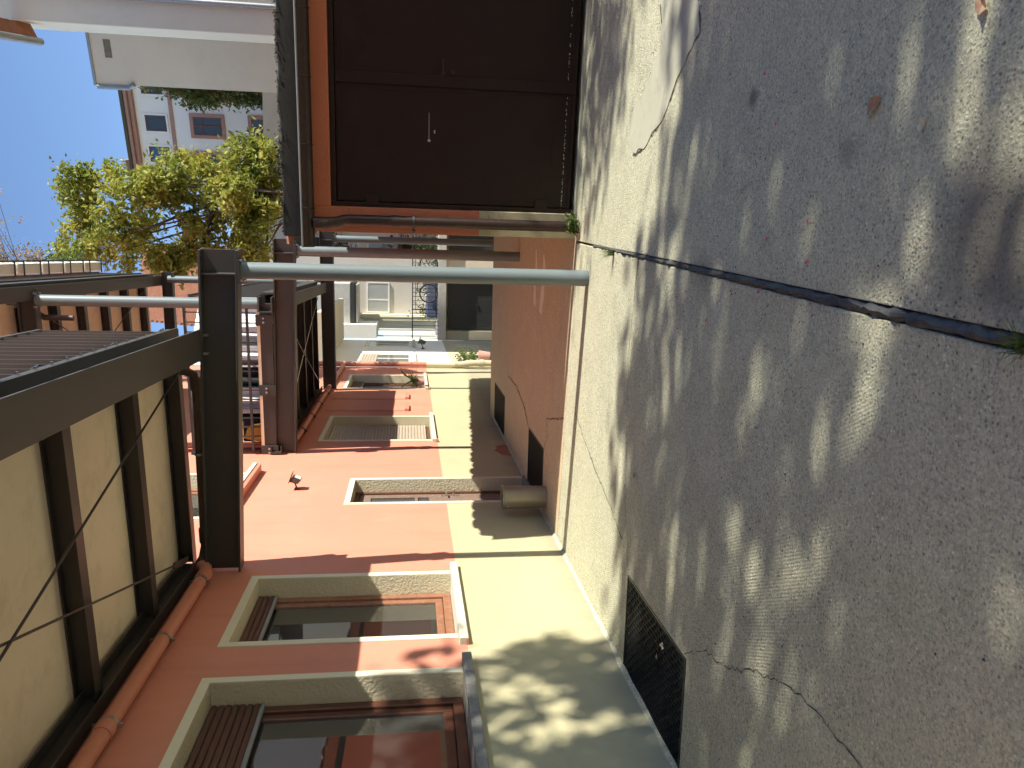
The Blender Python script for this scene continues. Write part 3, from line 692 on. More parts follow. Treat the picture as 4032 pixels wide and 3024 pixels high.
for z in (3.0, 2.1, 1.55): clamp_ring((-2.9, 20.97, z), .072, (0, 0, 1), cp)
part('pipe_collar', MB().tube([(-2.84, 20.85, -.3), (-2.84, 20.85, -.42)], .105, 16), 'olive_wall', cp, smooth=True)

# ------------------------------------------------------------------ steel frames and balconies
ROT = 0.12            # the cross beams are not square to the house wall
def bolt(mb, c, n=(0, -1, 0), r=.014, h=.014):
    c, n = Vector(c), Vector(n); mb.tube([c, c + n * h], r, 6)
def frame(parent, px, py, zb0, rise, h, w, x_out, label_post=None):
    # cylindrical post + I beam going to the wall, bottom of the beam at height zb0 over the post
    q = lambda x: Vector((x, py + (px - x) * ROT, zb0 + (px - x) * rise))
    part('cross_beam', MB().ibeam(q(x_out), q(-2.97), w, h, .02, .012), 'steel', parent, bevel=.003)
    part('stiffener', MB().bar(q(px - .02), q(px - .032), w * .96, .021, h - .021), 'steel', parent)
    part('post', MB().tube([(px, py, -.02 if py < 15 else -.6), (px, py, zb0 - .022)], .072, 28), 'post', parent, smooth=True)
    pl = MB().bar((px + .1, py - .012, zb0 - .021), (px - .1, py + .012, zb0 - .021), .2, 0, .0195)
    part('head_plate', pl, 'steel', parent)
    bl = MB()
    for dx in (-.08, .08):
        for dy in (-.075, .075): bl.tube([(px + dx, py + dy, zb0 - .04), (px + dx, py + dy, zb0 - .0215)], .012, 6)
    part('bolt_set', bl, 'bolt', parent)
    return q
def railing_y(parent, x, y0, y1, z0, z1, step, deep=.012):
    n = int((y1 - y0) / step); first = None
    for i in range(n + 1):
        y = y1 - i * step
        if first is None: first = part('baluster', MB().box(x - deep / 2, x + deep / 2, y - .015 * (.4 if deep > .02 else 1), y + .015 * (.4 if deep > .02 else 1), z0, z1), 'steel', parent)
        else: clone(first, (0, -i * step, 0), parent)
    part('bottom_rail', MB().box(x - .022, x + .022, y0, y1 + .015, z0 - .012, z0 - .0005), 'steel', parent)
    part('top_rail', MB().box(x - .025, x + .025, y0, y1 + .02, z1 + .0005, z1 + .035), 'steel', parent)
def deck(parent, y0, y1, xe, z_edge, joist_ys, jh=.135, ew=.27, eh=.24, panel_mat='soffit', joist_w=.11):
    zt = z_edge + eh
    part('edge_beam', MB().ibeam((xe - ew / 2, y0, z_edge), (xe - ew / 2, y1, z_edge), ew, eh, .018, .012), 'steel', parent, bevel=.003)
    part('wall_ledger', MB().box(-2.98, -2.95, y0, y1 + .3, zt - .06, zt + .1).box(-2.949, -2.87, y0, y1 + .3, zt - .06, zt - .045).box(-2.949, -2.87, y0, y1 + .3, zt + .085, zt + .1), 'joist', parent)
    first = None
    for y in joist_ys:
        a = Vector((xe - .02, y, zt + .001)); b = Vector((-2.94, y + (xe + 2.94) * ROT, zt + .001))
        if first is None: first = part('joist', MB().ibeam(a, b, joist_w, jh, .012, .009), 'joist', parent); yf = y
        else: clone(first, (0, y - yf, 0), parent)
    js = sorted(joist_ys); xp_ = xe - (.152 if xe < -.66 else .022)
    edges = [y0] + js + [y1 + .06]
    for a, b in zip(edges, edges[1:]):
        if b - a < .2: continue
        m = ROT * (xe + 2.96); z = zt + jh + .002
        ya, yb = a + .004, b - .004
        part('soffit_panel', MB().hexa([(-2.96, ya + m, z), (xp_, ya, z), (xp_, yb, z), (-2.96, yb + m, z), (-2.96, ya + m, z + .05), (xp_, ya, z + .05), (xp_, yb, z + .05), (-2.96, yb + m, z + .05)]), panel_mat, parent)
    if xe < -.66: part('gap_light_stop', MB().box(xe - .15, xe - .133, y0, y1 + .05, zt + .003, zt + jh + .06), 'joist', parent)  # strip added to stop sun leaking through the deck gap
    else: part('deck_edge', MB().box(xe + .001, xe + .03, y0, y1 + .05, zt - .03, zt + jh + .06), 'steel', parent)

b1 = empty('steel_balcony', (-1.8, 4, 0), 'near grey steel balcony overhead with cream soffit and round post', 'balcony')
q1 = frame(b1, -0.155, 6.9, 3.045, 0.045, .32, .17, 0.02)
deck(b1, -3, 7.02, -0.667, 3.385, [-.05, 1.13, 2.31, 3.5, 4.74, 5.92, 7.06])
tr = MB()
part('tie_rod', MB().tube([(-2.68, 6.68, 3.56), (-1.35, 1.6, 3.57)], .0085, 8), 'joist', b1, smooth=True)
part('tie_rod', MB().tube([(-1.0, 6.86, 3.545), (-2.62, 1.6, 3.55)], .0085, 8), 'joist', b1, smooth=True)
part('tie_plate', MB().bar((-2.62, 6.45, 3.55), (-2.72, 6.85, 3.55), .05, 0, .012), 'joist', b1)
part('tie_plate', MB().bar((-1.0, 6.7, 3.55), (-.98, 6.9, 3.55), .06, 0, .012), 'joist', b1)
bl = MB()
for y in (1.5, 2.3, 3.15, 4.0, 4.62, 5.3, 5.98):
    bolt(bl, (-2.958, y, 3.60), (1, 0, 0)); bolt(bl, (-2.958, y + .08, 3.60), (1, 0, 0))
for x in (-.72, -.88):
    bl.tube([(x, 6.92 + .02, 3.33), (x, 6.94, 3.375)], .014, 6)
for y in (5.0, 5.08, 6.45, 6.6): bolt(bl, (-.792, y, 3.5), (1, 0, 0), .016, .02)
part('bolt_set', bl, 'bolt', b1)
railing_y(b1, -.70, 2.0, 6.8, 3.69, 4.62, .20, deep=.04)
part('rail_angle', MB().box(-.675, -.668, -3, 6.9, 3.626, 3.66).box(-.735, -.6755, -3, 6.9, 3.626, 3.632), 'steel', b1)
cl = MB()
for i in range(36):
    y = 6.7 - i * .20; cl.box(-.667, -.65, y - .01, y + .01, 3.636, 3.65)
part('clip_row', cl, 'chrome', b1)
part('rail_bracket', MB().box(-.80, -.70, 6.25, 6.31, 4.82, 5.2).box(-.82, -.69, 5.6, 6.7, 4.95, 5.02).box(-.82, -.69, 5.6, 6.7, 5.12, 5.2), 'steel', b1, bevel=.004)

b2 = empty('steel_balcony', (-1.8, 14.3, 0), 'farther grey steel balcony carried by two round posts, laundry behind its rail', 'balcony')
q2 = frame(b2, 0.035, 11.4, 3.21, 0.03, .30, .17, 0.2)
q3 = frame(b2, 0.33, 17.0, 3.22, 0.0, .28, .17, 0.5)
deck(b2, 11.6, 16.86, -0.60, 3.36, [12.6, 13.7, 14.8, 15.9, 16.8], ew=.2, eh=.2, jh=.12, panel_mat='joist')
part('tie_rod', MB().tube([(-2.7, 16.6, 3.5), (-.9, 12.0, 3.5)], .0085, 8), 'chrome', b2, smooth=True)
part('tie_rod', MB().tube([(-.9, 16.6, 3.51), (-2.7, 12.0, 3.51)], .0085, 8), 'chrome', b2, smooth=True)
# toe rail on the front of the deck with three bolted plates, and the baluster rail above
yr = lambda x: 11.42 + (-.7 - x) * ROT
part('toe_rail', MB().bar((-.72, yr(-.72), 3.56), (-2.93, yr(-2.93), 3.58), .05, 0, .17), 'joist', b2)
part('toe_cap', MB().bar((-.72, yr(-.72), 3.56), (-2.93, yr(-2.93), 3.58), .07, .171, .215), 'soffit', b2)
for x in (-.88, -1.92, -2.86):
    part('bolted_plate', MB().bar((x, yr(x) - .042, 3.55), (x - .16, yr(x - .16) - .042, 3.55), .012, 0, .24), 'steel', b2)
    pb = MB()
    for dx in (.05, .11): bolt(pb, (x - dx, yr(x - dx) - .05, 3.68), (0, -1, 0), .017, .016)
    part('bolt_set', pb, 'bolt', b2)
first = None
for i in range(15):
    x = -.86 - i * .143
    mb = MB().box(x - .007, x + .007, yr(x) - .02, yr(x) + .02, 3.79, 4.75)
    part('baluster', mb, 'steel', b2)
part('rail', MB().bar((-.74, yr(-.74), 3.89), (-2.93, yr(-2.93), 3.90), .03, 0, .035, off=.036), 'steel', b2)
part('rail', MB().bar((-.74, yr(-.74), 4.75), (-2.93, yr(-2.93), 4.76), .05, .001, .035), 'steel', b2)
railing_y(b2, -.64, 11.6, 16.8, 3.80, 4.72, .12)
part('post', MB().tube([(-.726, 11.42, 3.74), (-.726, 11.42, 6.70)], .077, 24), 'post', b2, smooth=True)
part('post', MB().tube([(-.60, 17.0, 3.76), (-.60, 17.0, 6.6)], .075, 24), 'post', b2, smooth=True)
part('post_bracket', MB().box(-.84, -.62, 11.30, 11.54, 3.535, 3.555).box(-.84, -.62, 11.30, 11.54, 3.715, 3.738).box(-.84, -.82, 11.3, 11.54, 3.556, 3.714), 'steel', b2)

b3 = empty('steel_balcony', (-1.8, 14.3, 6.5), 'upper steel balcony with bar railing hung with white planters', 'balcony')
part('cross_beam', MB().ibeam((-.60, 11.42, 6.70), (-2.97, 11.7, 6.75), .15, .23, .02, .012), 'steel', b3)
part('cross_beam', MB().ibeam((-.45, 17.0, 6.50), (-2.97, 17.3, 6.55), .15, .21, .02, .012), 'steel', b3)
deck(b3, 9.0, 17.1, -0.53, 6.72, [9.6, 10.6, 11.6, 12.6, 13.6, 14.6, 15.6, 16.6], ew=.2, eh=.22)
railing_y(b3, -.50, 9.0, 17.0, 7.14, 7.95, .11)
part('post', MB().tube([(-.726, 11.42, 6.94), (-.726, 11.42, 9.5)], .077, 24), 'post', b3, smooth=True)
part('tie_rod', MB().tube([(-2.7, 16.4, 6.93), (-.85, 11.8, 6.93)], .0085, 8), 'joist', b3, smooth=True)
part('tie_rod', MB().tube([(-.85, 16.4, 6.93), (-2.7, 11.8, 6.93)], .0085, 8), 'joist', b3, smooth=True)
part('drain', MB().tube([(-.95, 11.75, 7.0), (-.95, 11.8, 6.85), (-1.0, 11.82, 6.8), (-1.0, 11.82, 6.4)], .04, 12), 'brown_pipe', b3, smooth=True)
bl = MB()
for z in (6.69, 6.95):
    for dx in (-.09, .09):
        for dy in (-.07, .07): bl.tube([(-.726 + dx, 11.42 + dy, z - .02), (-.726 + dx, 11.42 + dy, z + .02)], .014, 6)
part('bolt_set', bl, 'bolt', b3)

# planters on the upper rail
PLW = ['nearest', 'second', 'third', 'fourth', 'fifth', 'farthest']
def leaves_mesh(centers, per, spread, size, rg, flat=0.35):
    n = len(centers) * per
    c = np.repeat(np.asarray(centers, float), per, axis=0) + rg.normal(0, 1, (n, 3)) * np.asarray(spread)
    d = rg.normal(0, 1, (n, 3)); d /= np.linalg.norm(d, axis=1)[:, None]
    nn = rg.normal(0, 1, (n, 3)) + np.array((0.0, 0.0, flat * 3)); u = np.cross(d, nn); u /= np.linalg.norm(u, axis=1)[:, None]
    s = size * rg.uniform(0.65, 1.3, (n, 1))
    tip, base, l_, r_ = c + d * s * .5, c - d * s * .5, c + u * s * .27 + d * s * .02, c - u * s * .27 + d * s * .02
    mid = np.cross(d, u) * s * .09
    v = np.stack((base, r_ + mid, tip, l_ + mid), axis=1).reshape(-1, 3)
    mb = MB(); mb.v = [tuple(x) for x in v]; mb.f = [(4 * i, 4 * i + 1, 4 * i + 2, 4 * i + 3) for i in range(n)]
    return mb
for i in range(6):
    y0 = 11.5 + i * .86; y1 = y0 + .80
    e = empty('planter_box', (-.40, (y0 + y1) / 2, 7.72), PLW[i] + ' white planter box in the row on the upper balcony rail', 'planter', 'white planters on the upper rail')
    bx = MB().hexa([(-.44, y0, 7.74), (-.28, y0, 7.74), (-.28, y1, 7.74), (-.44, y1, 7.74), (-.46, y0 - .01, 7.96), (-.24, y0 - .01, 7.96), (-.24, y1 + .01, 7.96), (-.46, y1 + .01, 7.96)])
    part('box', bx, 'planter', e, bevel=.012)
    part('rim', MB().box(-.47, -.23, y0 - .02, y1 + .02, 7.961, 7.985), 'planter', e, bevel=.006)
    hk = MB()
    for y in (y0 + .12, y1 - .12):
        hk.box(-.25, -.232, y - .012, y + .012, 7.70, 7.959).box(-.47, -.232, y - .012, y + .012, 7.70, 7.715)
    hk.box(-.236, -.225, y0, y1, 7.77, 7.785).box(-.236, -.225, y0, y1, 7.9, 7.915)
    part('holder', hk, 'iron', e)
    hgt = (.25, .55, .75, .35, .3, .25)[i]
    cs = [(-.36 + abs(rng.normal(0, .55)) * hgt, rng.uniform(y0, y1), 8.0 + abs(rng.normal(0, .45)) * hgt) for _ in range(44)]
    part('plant', leaves_mesh(cs, 10, (.05, .06, .07), .055, rng), 'leaf_bush' if i not in (4, 5) else 'leaf_fresh', e)['kind'] = 'stuff'
    st = MB()
    for c in cs[::2]: st.tube([(-.36, (y0 + y1) / 2 + (c[1] - (y0 + y1) / 2) * .6, 7.96), c], .004, 5, cap=False)
    part('stems', st, 'bark', e)

# laundry and bags on the far balcony
def garment(label, cat, x0, x1, z0, z1, y, mat, name='hung_cloth', taper=0.0, seed=0):
    rr = random.Random(seed); nx, nz = 14, 10; mb = MB(); ph = rr.uniform(0, 6)
    for j in range(nz + 1):
        t = j / nz
        for i in range(nx + 1):
            s_ = i / nx; xm = (x0 + x1) / 2; hw = (x1 - x0) / 2 * (1 - taper * t)
            x = xm + (s_ * 2 - 1) * hw
            yy = y + .035 * math.sin(s_ * 9 + ph + t) * (0.3 + t) + .015 * math.sin(s_ * 21 + ph * 2)
            yy += .8 * (x - xm) * (1 if x1 - x0 < .5 else .1)
            zb = z1 - (z1 - z0) * t + .03 * math.sin(s_ * 5 + ph) * t
            mb.v.append((x, yy, zb))
    for j in range(nz):
        for i in range(nx):
            a = j * (nx + 1) + i; mb.f.append((a, a + nx + 1, a + nx + 2, a + 1))
    o = part(name, mb, mat, None, smooth=True)
    so = o.modifiers.new('thick', 'SOLIDIFY'); so.thickness = .006
    return tag(o, label, cat, 'laundry on the far balcony')
WC = cloth('white_cotton', (0.88, 0.88, 0.88)); GC = cloth('grey_cloth', (0.22, 0.23, 0.24)); BC = cloth('black_cloth', (0.015, 0.016, 0.02))
TC = cloth('teal_cloth', (0.05, 0.20, 0.18)); LC = cloth('pale_blue_cloth', (0.55, 0.60, 0.72)); OC = cloth('ochre_cloth', (0.50, 0.28, 0.05)); DC = cloth('dark_slate_cloth', (0.035, 0.04, 0.042))
garment('white sheet at the post end of the laundry', 'laundry', -1.18, -.84, 3.62, 4.75, 11.95, WC, seed=1)
garment('pale grey towel hung beside the end sheet', 'laundry', -1.42, -1.16, 3.70, 4.7, 12.15, cloth('pale_grey_towel', (.55, .56, .56)), seed=2)
garment('white shirt in the middle of the laundry', 'laundry', -1.60, -1.38, 3.78, 4.7, 11.9, WC, seed=3)
garment('grey cloth hanging next to the black garment', 'laundry', -1.72, -1.56, 3.66, 4.7, 12.2, GC, seed=4)
garment('black garment hanging on the far balcony rail', 'laundry', -1.92, -1.72, 3.80, 4.7, 11.88, BC, seed=5)
garment('teal towel hanging among the white laundry', 'laundry', -2.05, -1.90, 3.70, 4.6, 12.1, TC, taper=.3, seed=6)
garment('white pillowcase between teal towel and blue shirt', 'laundry', -2.22, -2.02, 3.82, 4.7, 11.9, WC, seed=7)
garment('pale blue shirt hanging in the laundry', 'laundry', -2.42, -2.2, 3.80, 4.7, 11.95, LC, seed=8)
garment('dark slate trousers hanging beside the ochre bag', 'laundry', -2.56, -2.38, 3.66, 4.7, 12.1, DC, seed=9)
garment('long white sheet hung behind the front laundry row', 'laundry', -2.3, -.9, 3.9, 4.8, 12.5, cloth('sheet_white', (.7, .7, .72)), seed=10)
tag(part('drying_line', MB().tube([(-.8, 12.0, 4.72), (-2.9, 12.1, 4.72)], .006, 6).tube([(-.8, 12.45, 4.8), (-2.9, 12.5, 4.8)], .006, 6), 'chrome'), 'thin clothes line carrying the laundry on the far balcony', 'clothes line')
bg = empty('bag', (-2.68, 11.85, 3.70), 'ochre cloth bag standing at the wall end of the far balcony rail', 'bag')
part('body', MB().hexa([(-2.84, 11.75, 3.72), (-2.56, 11.75, 3.72), (-2.56, 11.95, 3.72), (-2.84, 11.95, 3.72), (-2.8, 11.8, 4.08), (-2.6, 11.8, 4.02), (-2.6, 11.9, 4.02), (-2.8, 11.9, 4.08)]), OC, bg, bevel=.03)
part('handle', MB().ring((-2.7, 11.85, 4.05), .09, .01, (1, 0, 0), (0, 0, 1), 16), OC, bg, smooth=True)
bg = empty('bag', (-2.75, 12.15, 3.70), 'black travel bag behind the ochre bag on the far balcony', 'bag')
part('body', MB().box(-2.93, -2.5, 12.05, 12.4, 3.70, 4.15), DC, bg, bevel=.05)
part('strap', MB().box(-2.73, -2.69, 12.035, 12.049, 3.72, 4.13), BC, bg)

# ------------------------------------------------------------------ garage on the right
GT = R(6.8)
gex = Vector((math.cos(GT), -math.sin(GT), 0)); gey = Vector((math.sin(GT), math.cos(GT), 0)); GO = Vector((.21, 7.5, 0))
def G(s_, d, z): return GO + gex * s_ + gey * d + Vector((0, 0, z))
def gbox(mb, s0, s1, d0, d1, z0, z1):
    return mb.hexa([G(s0, d0, z0), G(s1, d0, z0), G(s1, d1, z0), G(s0, d1, z0), G(s0, d0, z1), G(s1, d0, z1), G(s1, d1, z1), G(s0, d1, z1)])
gar = empty('garage', GO + gex * 1.5, 'low garage with orange and olive render and dark brown double doors', 'garage')
DS0, DS1, DZ0, DZ1 = .235, 2.62, .0, 2.33
mb = MB()
gbox(mb, 0, DS0, 0, .25, -.2, 2.5); gbox(mb, DS1, 6.5, 0, .25, -.2, 2.5); gbox(mb, DS0 + .0005, DS1 - .0005, 0, .25, DZ1, 2.4995)
gbox(mb, .2, 6.5, 10.55, 10.8, -.6, 2.4995); gbox(mb, 6.3, 6.5, .251, 10.5, -.6, 2.4995)
part('wall', mb, 'garage_wall', gar, bevel=.006)
sw = MB(); gbox(sw, 0.0, .199, .251, 10.8, -.6, 2.5); part('side_wall', sw, 'house', gar)
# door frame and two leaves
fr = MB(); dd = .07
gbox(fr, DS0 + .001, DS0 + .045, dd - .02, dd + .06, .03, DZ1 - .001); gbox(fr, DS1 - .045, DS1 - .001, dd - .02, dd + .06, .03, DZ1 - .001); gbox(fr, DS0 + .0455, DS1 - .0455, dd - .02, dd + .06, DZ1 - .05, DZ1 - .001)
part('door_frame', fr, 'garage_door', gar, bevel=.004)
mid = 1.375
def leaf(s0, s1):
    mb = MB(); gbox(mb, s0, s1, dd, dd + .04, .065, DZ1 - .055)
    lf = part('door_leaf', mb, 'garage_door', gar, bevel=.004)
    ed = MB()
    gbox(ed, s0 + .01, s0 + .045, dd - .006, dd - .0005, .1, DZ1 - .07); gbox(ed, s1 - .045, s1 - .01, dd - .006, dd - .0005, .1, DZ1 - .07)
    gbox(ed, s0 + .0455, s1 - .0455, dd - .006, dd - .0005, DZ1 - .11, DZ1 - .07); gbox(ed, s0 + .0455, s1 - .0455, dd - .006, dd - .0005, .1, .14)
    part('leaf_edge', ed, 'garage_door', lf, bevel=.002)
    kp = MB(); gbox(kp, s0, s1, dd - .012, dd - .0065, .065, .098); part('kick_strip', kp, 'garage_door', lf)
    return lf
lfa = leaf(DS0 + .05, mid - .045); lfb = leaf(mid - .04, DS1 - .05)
cs = MB(); gbox(cs, mid - .05, mid + .045, dd - .022, dd - .013, .07, DZ1 - .06); part('cover_strip', cs, 'garage_door', lfb, bevel=.003)
def disc(mb, s_, z, r, d, n=10):
    o = len(mb.v); mb.v += [tuple(G(s_ + r * math.cos(2 * math.pi * k / n), d, z + r * math.sin(2 * math.pi * k / n))) for k in range(n)]
    mb.f.append(tuple(o + k for k in range(n))); return mb
for sets, lf, z in (((0.66, 0.715, .77, .825, .88, .935, .991), lfa, .272), ((1.755, 1.81, 1.865, 1.92, 1.98, 2.035, 2.09, 2.145, 2.2), lfb, .238)):
    for s_ in sets:
        h = MB(); h.tube([G(s_, dd - .003, z), G(s_, dd + .001, z)], .0115, 12); part('hole_shade_disc', h, 'black', lf)  # black disc painted for the shade inside each hole
hd = MB().tube([G(1.445, dd - .01, 1.31), G(1.445, dd - .06, 1.31), G(1.46, dd - .066, 1.31), G(1.56, dd - .066, 1.312)], .009, 8).tube([G(1.445, dd - .012, 1.31), G(1.445, dd - .003, 1.31)], .024, 12)
part('handle', hd, 'copper', lfb, smooth=True)
part('lock', MB().tube([G(1.455, dd - .014, 1.222), G(1.455, dd - .003, 1.222)], .022, 12).tube([G(1.455, dd - .03, 1.222), G(1.455, dd - .0145, 1.222)], .012, 10), 'copper', lfb, smooth=True)
for z in (1.95, .35):
    hg = MB(); gbox(hg, DS0 + .02, DS0 + .12, dd - .03, dd - .021, z - .06, z + .06); part('hinge', hg, 'garage_door', gar, bevel=.003)
dm = MB(); gbox(dm, .845, .865, dd - .0025, dd - .0008, 1.415, 1.44); gbox(dm, .865, 1.10, dd - .0025, dd - .0008, 1.4275, 1.4315); gbox(dm, .92, .95, dd - .0025, dd - .0008, 1.372, 1.384)
part('paint_drip', dm, 'concrete_grey', lfa)
wp = MB()
for i in range(60):
    s_ = random.uniform(.3, 1.3); z = .145 + random.uniform(-.004, .004); gbox(wp, s_, s_ + random.uniform(.004, .02), dd - .009, dd - .0068, z, z + random.uniform(.003, .007))
for i in range(40):
    s_ = random.uniform(1.4, 2.5); z = .145 + random.uniform(-.004, .004); gbox(wp, s_, s_ + random.uniform(.004, .02), dd - .009, dd - .0068, z, z + random.uniform(.003, .006))
tag(part('flaked_paint', wp, 'concrete_grey', gar), kind='stuff')
part('threshold', gbox(MB(), DS0 + .001, DS1 - .001, -.005, .24, -.05, .022), 'slab_patch', gar)
# roof: felt covered slab, curled felt edge over a fascia, half round tiles along the left verge
rf = MB(); gbox(rf, -.02, 6.6, -.06, 10.9, 2.501, 2.58); part('roof_slab', rf, 'tar', gar)
fa = MB(); ns = 60
for i in range(ns + 1):
    s_ = -.04 + 6.6 * i / ns; w = .010 * math.sin(i * 1.3) + random.uniform(-.004, .004)
    dip = .06 * math.exp(-((s_ + .04) / .12) ** 2)
    prof = [(-.06, 2.50), (-.115, 2.53), (-.12, 2.66 - dip * .2), (-.105, 2.735 + w), (-.05, 2.755 + w), (.5, 2.70), (3.0, 2.66)]
    fa.v += [tuple(G(s_, d, z)) for d, z in prof]
for i in range(ns):
    for k in range(6): a = i * 7 + k; fa.f.append((a, a + 7, a + 8, a + 1))
part('felt_edge', fa, 'tar', gar, smooth=True)
end = MB(); e0 = [(-.06, 2.50), (-.115, 2.53), (-.12, 2.65), (-.105, 2.735), (-.05, 2.755), (.3, 2.72), (.3, 2.50)]
end.v = [tuple(G(-.041, d, z)) for d, z in e0]; end.f = [tuple(range(7))]
end.v += [tuple(G(-.041, -.115, 2.53)), tuple(G(-.05, -.12, 2.66)), tuple(G(-.105, -.125, 2.60)), tuple(G(-.12, -.12, 2.615))]; end.f += [(7, 8, 10, 9)]
part('felt_end', end, 'tar', gar)
ms = leaves_mesh([tuple(G(random.uniform(0, 3.2), -.10 + random.uniform(-.01, .03), 2.75)) for _ in range(240)], 7, (.012, .012, .008), .018, rng)
tag(part('moss_fringe', ms, 'moss', gar), kind='stuff')
gt = MB(); gp = []
for k in range(9):
    a = math.pi * k / 8; gp.append((-.165 - .062 * math.cos(a), 2.565 - .075 * math.sin(a) - .03 * math.sin(a)))
gp2 = [(d, z) for d, z in gp] + [(d * 1.0 - .0 + (0.006 if d < -.165 else -.006), z + .006) for d, z in reversed(gp)]
gt.extrude([(d, z) for d, z in gp2], G(-.125, 0, 0), G(6.4, 0, 0), gey, (0, 0, 1))
gut = part('gutter', gt, 'copper', gar, smooth=True)
bead = MB().tube([G(-.127, -.229, 2.566), G(6.4, -.229, 2.572)], .0095, 8); part('gutter_bead', bead, 'zinc', gut, smooth=True)  # rolled rim in paler metal, painting in its bright highlight
cap = MB(); k = len(gp); cap.v = [tuple(G(-.1255, d, z)) for d, z in gp]; cap.f = [tuple(range(k))]; part('end_cap', cap, 'copper', gut)
for s_ in (.222, .77, 1.335, 1.88, 2.45):
    bk = MB()
    for k in range(8): (d0, z0), (d1, z1) = gp[k], gp[k + 1]; bk.tube([G(s_, d0, z0 - .004), G(s_, d1, z1 - .004)], .008, 4)
    part('gutter_bracket', bk, 'copper', gut)
dpm = MB().tube([G(.09, -.165, 2.47), G(.09, -.165, 2.36), G(.10, -.13, 2.26), G(.118, -.09, 2.2), G(.12, -.085, 2.15), G(.12, -.085, .02)], [.06, .056, .05, .05, .05, .05], 18)
dw = part('downpipe', dpm, 'copper', gar, smooth=True)
part('pipe_joint', MB().tube([G(.12, -.085, 1.77), G(.12, -.085, 1.70)], .056, 18), 'copper', dw, smooth=True)
part('pipe_clip', MB().tube([G(.12, -.085, 1.575), G(.12, -.085, 1.555)], .058, 18).tube([G(.05, -.1, 1.565), G(.03, -.12, 1.565)], .014, 8), 'iron', dw, smooth=True)
# verge tiles whose ends make the scalloped shadow on the house
first = None
for i in range(34):
    d = .12 + i * .31
    pts = [(0.155 * math.cos(math.pi * k / 8), .04 * math.sin(math.pi * k / 8)) for k in range(9)]
    pr = pts + [(a * .9, b * .86) for a, b in reversed(pts)]
    if first is None: first = part('roof_tile', MB().extrude(pr, G(-.14, d + .155, 2.735), G(.45, d + .155, 2.745), gey, (0, 0, 1)), 'clay', gar, smooth=True)
    else: clone(first, gey * (i * .31) + Vector((0, 0, random.uniform(-.012, .012))) + gex * random.uniform(-.02, .02), gar)
vb = MB(); gbox(vb, -.1, 0.0, .06, 10.85, 2.581, 2.733); part('verge_board', vb, 'clay', gar)

# ------------------------------------------------------------------ metal tub by the house door
e = empty('metal_tub', (-2.76, 8.63, 0), 'round olive metal tub standing by the house door', 'tub')
r0, r1, n = .130, .138, 36
mb = MB(); prof = [(r0 - .004, .0), (r0, .004), (r1, .50), (r1 + .006, .506), (r1 + .006, .518), (r1 - .006, .518), (r0 - .012, .03)]
for k in range(n):
    a = 2 * math.pi * k / n
    mb.v += [(-2.76 + r * math.cos(a), 8.63 + r * math.sin(a), z) for r, z in prof]
for k in range(n):
    for j in range(len(prof) - 1):
        a, b = k * 7 + j, ((k + 1) % n) * 7 + j; mb.f.append((a, b, b + 1, a + 1))
mb.f.append(tuple(k * 7 + 6 for k in range(n)))
part('body', mb, 'tub', e, smooth=True)
part('rivet', MB().tube([(-2.83, 8.515, .46), (-2.834, 8.505, .46)], .012, 10), 'bolt', e)
part('soil', MB().tube([(-2.76, 8.63, .40), (-2.76, 8.63, .42)], r0 - .004, 24), 'base', e)

# ------------------------------------------------------------------ plant on the far sill, plants and weeds
def spiky_plant(parent, base, n, ln, seed, mat='leaf_dark', up=1.0):
    rr = random.Random(seed); mb = MB()
    for i in range(n):
        a = rr.uniform(0, 2 * math.pi); l_ = ln * rr.uniform(.5, 1.15); el = rr.uniform(.5, 1.25) * up
        pts = []
        for k in range(6):
            t = k / 5; r_ = l_ * t * math.cos(el) * (1 + .5 * t); z = l_ * t * math.sin(el) - .55 * l_ * t * t
            pts.append(Vector(base) + Vector((r_ * math.cos(a), r_ * math.sin(a), z)))
        lat = Vector((-math.sin(a), math.cos(a), 0)); o = len(mb.v)
        for k, p in enumerate(pts):
            w = ln * .045 * math.sin(math.pi * min(1, (k + .6) / 5.3)); mb.v += [tuple(p - lat * w), tuple(p + lat * w)]
        for k in range(5): mb.f.append((o + 2 * k, o + 2 * k + 1, o + 2 * k + 3, o + 2 * k + 2))
    return part('leaves', mb, mat, parent)
e = empty('potted_plant', (-2.93, 18.5, 1.24), 'spiky green pot plant on the farthest house window sill', 'plant')
part('pot', MB().tube([(-2.98, 18.5, 1.242), (-2.98, 18.5, 1.40)], [.07, .095], 16), 'terracotta', e, smooth=True)
spiky_plant(e, (-2.96, 18.5, 1.38), 34, .55, 3)
spiky_plant(e, (-2.96, 18.6, 1.45), 8, .9, 4, up=1.1)
e = empty('potted_plant', (-2.6, 22.1, -.9), 'bushy plant in a pink pot against the olive far wall', 'plant')
part('pot', MB().tube([(-2.85, 22.4, -.75), (-2.85, 22.4, -.42)], [.13, .18], 18), 'terracotta', e, smooth=True)
part('leaves', leaves_mesh([(-2.85 + rng.normal(0, .12), 22.4 + rng.normal(0, .22), -.3 + abs(rng.normal(0, .25))) for _ in range(40)], 8, (.05, .05, .05), .09, rng), 'leaf_fresh', e)
part('bracket', MB().box(-3.0, -2.68, 22.2, 22.6, -.8, -.751), 'iron', e)
